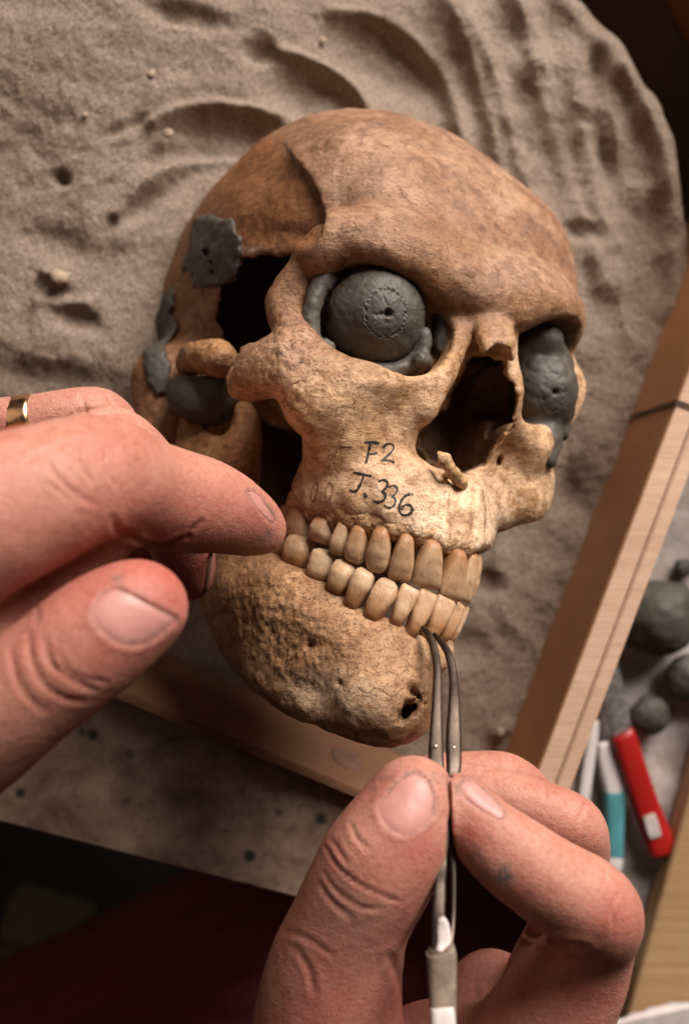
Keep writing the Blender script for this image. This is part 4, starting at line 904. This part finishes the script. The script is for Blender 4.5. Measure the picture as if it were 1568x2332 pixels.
# the heap ends in a round slope at the far corner
EDGE = [(1100, -500), (1305, 0), (1400, 92), (1487, 206), (1538, 310), (1566, 450), (1590, 700), (3000, 3000), (-2000, 3000), (-2000, -500)]
de = poly_sd(np.stack(px_at(g[..., 0], g[..., 1], -112), -1), EDGE); zz = zz - 90 * sstep(0, 70, de) + 4 * np.exp(-((de + 30) / 26) ** 2); g[..., 2] = zz
A_ = P(1150, 1700, -122)[:2]; B_ = P(1568, 590, -122)[:2]; dR = (B_ - A_) / np.linalg.norm(B_ - A_); nR = np.array([dR[1], -dR[0]])   # right board, outward normal
C_ = P(348, 1485, -122)[:2]; D_ = P(759, 1655, -122)[:2]; dF = (D_ - C_) / np.linalg.norm(D_ - C_); nF = np.array([dF[1], -dF[0]])    # front board
def keep(x, y): return ((x - A_[0]) * nR[0] + (y - A_[1]) * nR[1] < 3) & ((x - C_[0]) * nF[0] + (y - C_[1]) * nF[1] < 2.0)
i = np.arange(NU - 1)[:, None]; j = np.arange(NV - 1)[None, :]
Fg = np.stack([i * NV + j, i * NV + j + 1, (i + 1) * NV + j + 1, (i + 1) * NV + j], -1).reshape(-1, 4)[:, ::-1]; Vg = g.reshape(-1, 3)
kp = keep(Vg[:, 0], Vg[:, 1]); Fg = Fg[kp[Fg].all(1)]
tag(make_obj('sand', Vg, Fg, M_sand), 'pale brown sand heaped in the tray with finger-drawn furrows', None, None, 'stuff')
M_peb = mat_simple('pebble', (.30, .22, .15), (.42, .33, .24), .4, .8, .4, .5)
for u, v, r, lab in [(385, 304, 12, 'pale sand clod at the left end of the furrow above the temple'), (398, 68, 9, 'small sand clod near the top edge, above the wide furrow'), (345, 170, 8, 'small sand clod left of the middle furrow'),
                     (136, 632, 18, 'largest sand clod, at the left above the shallow hollow'), (1140, 1668, 12, 'sand clod beside the right board near the tweezers'), (195, 262, 7, 'tiny sand clod on the smooth sand at upper left'), (735, 92, 7, 'tiny sand clod at the rim of the wide top furrow')]:
    z = float(sand_h(np.array([u]), np.array([v]))[0]); V, F_, D = sphere(P(u, v, z + .6), r * mmpx(z), 18, 12); V = V + D * (.6 * fbm(V * .35, 2))[:, None]; V[:, 2] = P(u, v, z)[2] + .6 + (V[:, 2] - z - .6) * .6
    tag(make_obj('sand_clod', V, F_, M_peb), lab, 'sand clod', 'clods lying on the sand')

def box(name, o, d, nrm, l0, l1, t0, t1, z0, z1, m, parent=None, bev=.6):
    """board along d from l0 to l1, thickness t0..t1 along nrm, height z0..z1"""
    bm = bmesh.new(); pts = []
    for l in (l0, l1):
        for t in (t0, t1):
            for z in (z0, z1): q = o + d * l + nrm * t; pts.append(bm.verts.new((q[0], q[1], z)))
    for f in ((0, 1, 3, 2), (4, 6, 7, 5), (0, 4, 5, 1), (2, 3, 7, 6), (0, 2, 6, 4), (1, 5, 7, 3)): bm.faces.new([pts[k] for k in f])
    bmesh.ops.recalc_face_normals(bm, faces=bm.faces)
    bmesh.ops.bevel(bm, geom=list(bm.edges), offset=bev, segments=2, affect='EDGES')
    V = np.array([v.co[:] for v in bm.verts]); bm.verts.index_update(); F = [tuple(v.index for v in f.verts) for f in bm.faces]; bm.free()
    return make_obj(name, V, F, m, parent, smooth=False)
angR = math.atan2(dR[1], dR[0]); angF = math.atan2(dF[1], dF[0])
M_wr = mat_wood('orange pine', (.50, .24, .105), (.62, .32, .155), -angR, 1.0); M_wr2 = mat_wood('pale pine', (.55, .36, .25), (.66, .46, .33), -angR, 1.0); M_wf = mat_wood('front pine', (.19, .09, .048), (.28, .15, .085), -angF, 1.0)
corner = np.linalg.solve(np.c_[dR, -dF], C_ - A_)[0]      # where the two boards meet, along the right board
tray = empty('sand_tray', (*(A_ + dR * corner), -150), 'shallow wooden tray of pale pine boards holding the sand', 'tray')
Lr = np.linalg.norm(B_ - A_)
box('board', A_, dR, nR, corner - 1, Lr + 420, 0, 7.2, -150, -67, M_wr, tray)['label'] = 'orange-brown inner board on the right side'
box('board', A_, dR, nR, corner - 1, Lr + 420, 7.5, 12.5, -150, -66.4, M_wr2, tray)['label'] = 'pale outer batten on the right side'
box('board', A_, dR, nR, corner - 1, Lr + 110, 0.3, 6.8, -66.9, -66.2, M_wr2, tray, .2)
Lf = np.linalg.norm(D_ - C_); cf = np.linalg.solve(np.c_[dF, -dR], A_ - C_)[0]
box('board', C_, dF, nF, -420, cf - .5, 0, 3.0, -150, -46, M_wf, tray)['label'] = 'front board with a dark knot'
kz = P(790, 1742, -72); kl = (kz[:2] - C_) @ dF
V, F_, D = sphere((0, 0, 0), 1, 24, 14); kn = np.array([C_[0] + dF[0] * kl, C_[1] + dF[1] * kl]); V3 = np.zeros_like(V)
V3[:, :2] = kn[None] + V[:, :1] * dF * 6.0 - nF * (V[:, 1:2] * .5 + .1); V3[:, 2] = -80 + V[:, 2] * 14
make_obj('knot', V3, F_, mat_simple('knot', (.13, .07, .045), (.24, .13, .085), .3, .6), tray)
M_dark = mat_simple('pencil line', (.05, .03, .02), (.09, .05, .03), .3)
pl = (P(1480, 937, -95)[:2] - A_) @ dR
box('pencil_line', A_, dR, nR, pl - 1.1, pl + 1.1, -.35, 8, -120, -66.0, M_dark, tray, .1)
# far corner: bottom of the tray and the far board
M_brown = mat_simple('dark stained board', (.075, .042, .022), (.11, .062, .032), .03, .6)
T0 = P(1440, -40, -150)[:2]; T1 = P(1568, 200, -150)[:2]; dT = (T1 - T0) / np.linalg.norm(T1 - T0); nT = np.array([-dT[1], dT[0]])
if nT @ (np.array([1, 1])) < 0: nT = -nT
M_red = mat_wood('red-brown wood', (.22, .075, .03), (.30, .11, .045), -math.atan2(dT[1], dT[0]))
box('board', T0, dT, nT, -260, 240, 8, 24, -150, -85, M_red, tray)['label'] = 'red-brown far corner board'
box('tray_bottom', A_, dR, nR, corner - 1, Lr + 420, -420, -.5, -158, -152, M_brown, tray)

# table top, with its front edge
M_table = NT('speckled board'); t = M_table; n1 = t.noise(.045, 6, .6, .5); n2 = t.noise(.25, 5, .6); v_ = t.voro(.07, rand=1.0)
c = t.mix(t.ramp(n1, [(.35, (0, 0, 0)), (.65, (1, 1, 1))]), (.13, .075, .052), (.42, .30, .225)); c = t.mix(t.ramp(n2, [(.5, (0, 0, 0)), (.7, (.7, .7, .7))]), c, (.16, .105, .075))
c = t.mix(t.ramp(v_, [(.08, (1, 1, 1)), (.18, (0, 0, 0))]), c, (.035, .032, .025)); t.bump(n2, .3, .8); M_table = t.fin(c, .6, .3)
def slab(name, poly, z, th, m):
    bm = bmesh.new(); top = [bm.verts.new(P(u, v, z)) for u, v in poly]; bot = [bm.verts.new(P(u, v, z) - np.array([0, 0, th])) for u, v in poly]
    bm.faces.new(top); bm.faces.new(bot[::-1])
    for k in range(len(poly)): bm.faces.new((top[k], bot[k], bot[(k + 1) % len(poly)], top[(k + 1) % len(poly)]))
    bmesh.ops.recalc_face_normals(bm, faces=bm.faces); bmesh.ops.bevel(bm, geom=[e for e in bm.edges if all(v in top for v in e.verts)], offset=.8, segments=2, affect='EDGES')
    bm.verts.index_update(); V = np.array([v.co[:] for v in bm.verts]); F = [tuple(v.index for v in f.verts) for f in bm.faces]; bm.free()
    return make_obj(name, V, F, m, smooth=False)
fo = lambda l, t: to_px(np.array([*(C_ + dF * l + nF * t), -52.0]))
wb = [tuple(fo(-330, 3.6)), tuple(fo(np.linalg.norm(D_ - C_) + 8, 3.6)), (800, 1905), (745, 2063), (687, 2049), (416, 1980), (0, 1873), (-300, 1797), (-900, 1640)]
tag(slab('work_board', wb, -52, 18, M_table), 'stained speckled work board along the front of the sand tray', 'board')
TP = [(-900, 1560), (860, 1900), (1000, 1880), (1245, 1960), (1245, 2700), (3200, 2700), (3200, 300), (1500, -900), (-1800, -900), (-1800, 1400)]
tag(slab('table', TP, -160, 22, M_brown), 'dark brown table under the sand tray and cloth', 'table')
# white cloth right of the tray
M_cloth = NT('grey white cloth'); t = M_cloth; n1 = t.noise(.05, 6, .6, .6); n2 = t.noise(.4, 5, .6)
c = t.mix(t.ramp(n1, [(.38, (0, 0, 0)), (.62, (1, 1, 1))]), (.33, .28, .25), (.55, .50, .48)); c = t.mix(t.ramp(n2, [(.55, (0, 0, 0)), (.75, (.5, .5, .5))]), c, (.30, .24, .20)); t.bump(n1, .5, 2.5); t.bump(n2, .4, .6); M_cloth = t.fin(c, .85, .2)
o_ = A_ + nR * 13.5; NU2, NV2 = 80, 130; V = []
q00, q10, q01 = P(1190, 2150, -157)[:2], P(2150, 2290, -157)[:2], o_ + dR * 330; q11 = q01 + nR * 170
for a in range(NU2):
    for b in range(NV2):
        fa, fb = a / (NU2 - 1), b / (NV2 - 1); q = (q00 * (1 - fa) + q10 * fa) * (1 - fb) + (q01 * (1 - fa) + q11 * fa) * fb
        V.append((q[0], q[1], -156.5 + 1.6 * float(vnoise(np.array([[q[0] * .05, q[1] * .05, 0.]]))[0]) + .7 * float(vnoise(np.array([[q[0] * .14, q[1] * .14, 4.]]))[0])))
F = [(a * NV2 + b, (a + 1) * NV2 + b, (a + 1) * NV2 + b + 1, a * NV2 + b + 1) for a in range(NU2 - 1) for b in range(NV2 - 1)]
tag(make_obj('cloth', np.array(V), F, M_cloth), 'crumpled grey-white cloth spread on the table beside the tray', 'cloth')
ZT = -156
M_clay2 = mat_clay('olive clay', (.062, .056, .044), .25)
def clay_ball(u, v, r, label, sq=.85):
    rm = r * mmpx(ZT + 12); V, F_, D = sphere((0, 0, 0), 1, 60, 40); V = V * (1 + .10 * fbm(D * 1.4 + u, 3))[:, None] * rm; V[:, 2] *= sq
    c = P(u, v, ZT + rm * .75); tag(make_obj('clay_lump', V + c, F_, M_clay2), label, 'clay lump')
clay_ball(1497, 1405, 86, 'large round lump of olive grey clay on the cloth right of the tray')
clay_ball(1568, 1545, 56, 'dark clay lump at the picture edge below the large round lump', .8); clay_ball(1478, 1628, 46, 'small clay lump beside the red knife handle', .6); clay_ball(1556, 1293, 22, 'smallest clay lump touching the top of the large round lump', .9)
# craft knife with a red handle
M_red2 = mat_simple('red plastic', (.30, .010, .008), (.38, .014, .010), .02, .35, .05, .3, .5); M_grey = mat_metal('grey blade', (.55, .51, .50), .45)
kn = empty('craft_knife', P(1465, 1800, ZT), 'craft knife with bright red handle and broad grey blade on the cloth', 'knife')
Z_ = ZT + 9
strip([(1413, 1668, Z_, 50, 7), (1418, 1680, Z_, 56, 9), (1440, 1750, Z_, 58, 9), (1470, 1840, Z_, 60, 9), (1502, 1925, Z_, 66, 9), (1508, 1944, Z_, 62, 7)], M_red2, kn, 'handle', 40)
strip([(1382, 1480, Z_, 20, 1.5), (1390, 1540, Z_, 46, 1.6), (1402, 1610, Z_, 54, 1.8), (1416, 1676, Z_, 48, 2.2)], M_grey, kn, 'blade', 30)
strip([(1476, 1856, Z_ + 4.9, 26, .6), (1480, 1868, Z_ + 4.9, 30, .6), (1488, 1895, Z_ + 4.9, 30, .6), (1492, 1908, Z_ + 4.9, 26, .6)], M_cloth, kn, 'sticker', 10)
M_teal = mat_simple('teal plastic', (.07, .24, .27), (.10, .32, .36), .05, .4, .1, .4, .5); M_wht = mat_simple('white plastic', (.60, .55, .53), (.68, .63, .61), .05, .45, .1, .4, .5)
pn = empty('pen', P(1395, 1880, ZT), 'teal pen with white cap lying beside the red knife', 'pen')
strip([(1397, 1800, Z_ - 3, 44, 6), (1397, 1810, Z_ - 3, 48, 7.5), (1396, 1900, Z_ - 3, 42, 7.5), (1396, 1950, Z_ - 3, 40, 7)], M_teal, pn, 'barrel', 20)
strip([(1370, 1690, Z_ - 3, 26, 5), (1378, 1730, Z_ - 3, 38, 6), (1394, 1790, Z_ - 3, 46, 7), (1397, 1802, Z_ - 3, 46, 7)], M_wht, pn, 'cap', 20); strip([(1396, 1946, Z_ - 3, 40, 7), (1392, 1975, Z_ - 3, 40, 7), (1390, 1985, Z_ - 3, 30, 5)], M_wht, pn, 'end_plug', 10)
sk_ = empty('stick', P(1330, 1760, ZT), 'white plastic stick lying between the tray and the teal pen', 'stick')
strip([(1352, 1640, Z_ - 4, 20, 4), (1345, 1690, Z_ - 4, 26, 5), (1330, 1790, Z_ - 4, 28, 5), (1318, 1880, Z_ - 4, 26, 5)], M_wht, sk_, 'shaft', 20)
# plank and torn paper at the lower right
M_tan = mat_wood('tan plank', (.36, .215, .105), (.45, .29, .15), -1.3, .8)
q0 = P(1568, 1813, -140)[:2]; q1 = P(1433, 2299, -140)[:2]; dQ = (q1 - q0) / np.linalg.norm(q1 - q0); nQ = np.array([-dQ[1], dQ[0]]); nQ = nQ if nQ[0] > 0 else -nQ
tag(box('plank', q0, dQ, nQ, -60, 160, 0, 70, -152, -140, M_tan), 'plain tan wooden plank at the lower right edge', 'plank')
TORN = [(1370, 2345), (1398, 2322), (1420, 2318), (1440, 2306), (1462, 2304), (1480, 2294), (1510, 2288), (1530, 2282), (1568, 2281), (1640, 2278), (1660, 2400), (1500, 2440), (1360, 2400)]
TORN = [(u + 2.5 * math.sin(k * 2.1), v + 2 * math.cos(k * 3.3)) for k, (u, v) in enumerate(map(tuple, np.vstack([spline(TORN[:10], 60), TORN[10:]])))]
n_ = len(TORN); V = [P(u, v, -132 + 1.2 * math.sin(u * .02)) for u, v in TORN] + [P(u, v, -132.6 + 1.2 * math.sin(u * .02)) for u, v in TORN]
F = [tuple(range(n_)), tuple(range(2 * n_ - 1, n_ - 1, -1))] + [(k, k + n_, (k + 1) % n_ + n_, (k + 1) % n_) for k in range(n_)]
tag(make_obj('torn_paper', np.array(V), F, M_paper, smooth=False), 'torn white paper sheet at the bottom right corner', 'paper')

# trousers in the shade under the table edge, floor
M_cloth2 = NT('maroon cloth'); t = M_cloth2; n1 = t.noise(.02, 5, .6); c = t.mix(n1, (.15, .036, .038), (.24, .06, .06)); t.bump(t.noise(2.0, 3, .6), .3, .3); M_cloth2 = t.fin(c, .9, .1)
tr = Field((-330, -620, -520), (130, -130, -190), 5.0)
tr.chain([(*P(1000, 2010, -330), 66), (*P(620, 2190, -325), 70), (*P(160, 2440, -330), 74), (*P(-300, 2700, -335), 78)], 10)
tr.chain([(*P(1100, 2500, -340), 80), (*P(500, 2760, -340), 84)], 20)
V, F_ = tr.mesh(); N_ = normals(V, F_); pq = to_px(V)
for ln, h, w in [([(690, 2075), (520, 2130), (330, 2190), (120, 2270), (-60, 2330)], 6, 16), ([(700, 2150), (560, 2190), (380, 2260), (200, 2350), (0, 2470)], 7, 18), ([(660, 2260), (480, 2290), (260, 2340), (60, 2400)], 6, 16), ([(480, 2000), (340, 2070), (200, 2150)], 6, 16), ([(600, 2040), (420, 2110), (260, 2200)], 5, 12)]:
    d = poly_len_sd(pq, spline(ln, 20)) / w; V = V + N_ * (h * np.exp(-d ** 2))[:, None]
make_obj('trousers', V, F_, M_cloth2, person)
M_floor = mat_simple('dark floor', (.012, .010, .009), (.022, .017, .013), .01, .7)
bmv = np.array([(-1500, -1500, -760), (1500, -1500, -760), (1500, 1500, -760), (-1500, 1500, -760)], float)
tag(make_obj('floor', bmv, [(0, 1, 2, 3)], M_floor, smooth=False), None, None, None, 'structure')
M_ob = mat_simple('ochre wood', (.16, .10, .04), (.22, .15, .07), .05)
tag(box('stool_rung', P(-60, 2190, -520)[:2], np.array([1., .18]), np.array([-.18, 1.]), 0, 70, -9, 9, -530, -512, M_ob), 'dim ochre wooden bar low in the dark at the left edge', 'wooden bar')
tag(box('card_box', P(10, 2090, -500)[:2], np.array([1., -.3]), np.array([.3, 1.]), 0, 60, -16, 16, -530, -500, mat_simple('dull card', (.20, .17, .10), (.28, .24, .16), .05)), 'dim beige box low in the dark at the left edge', 'box')
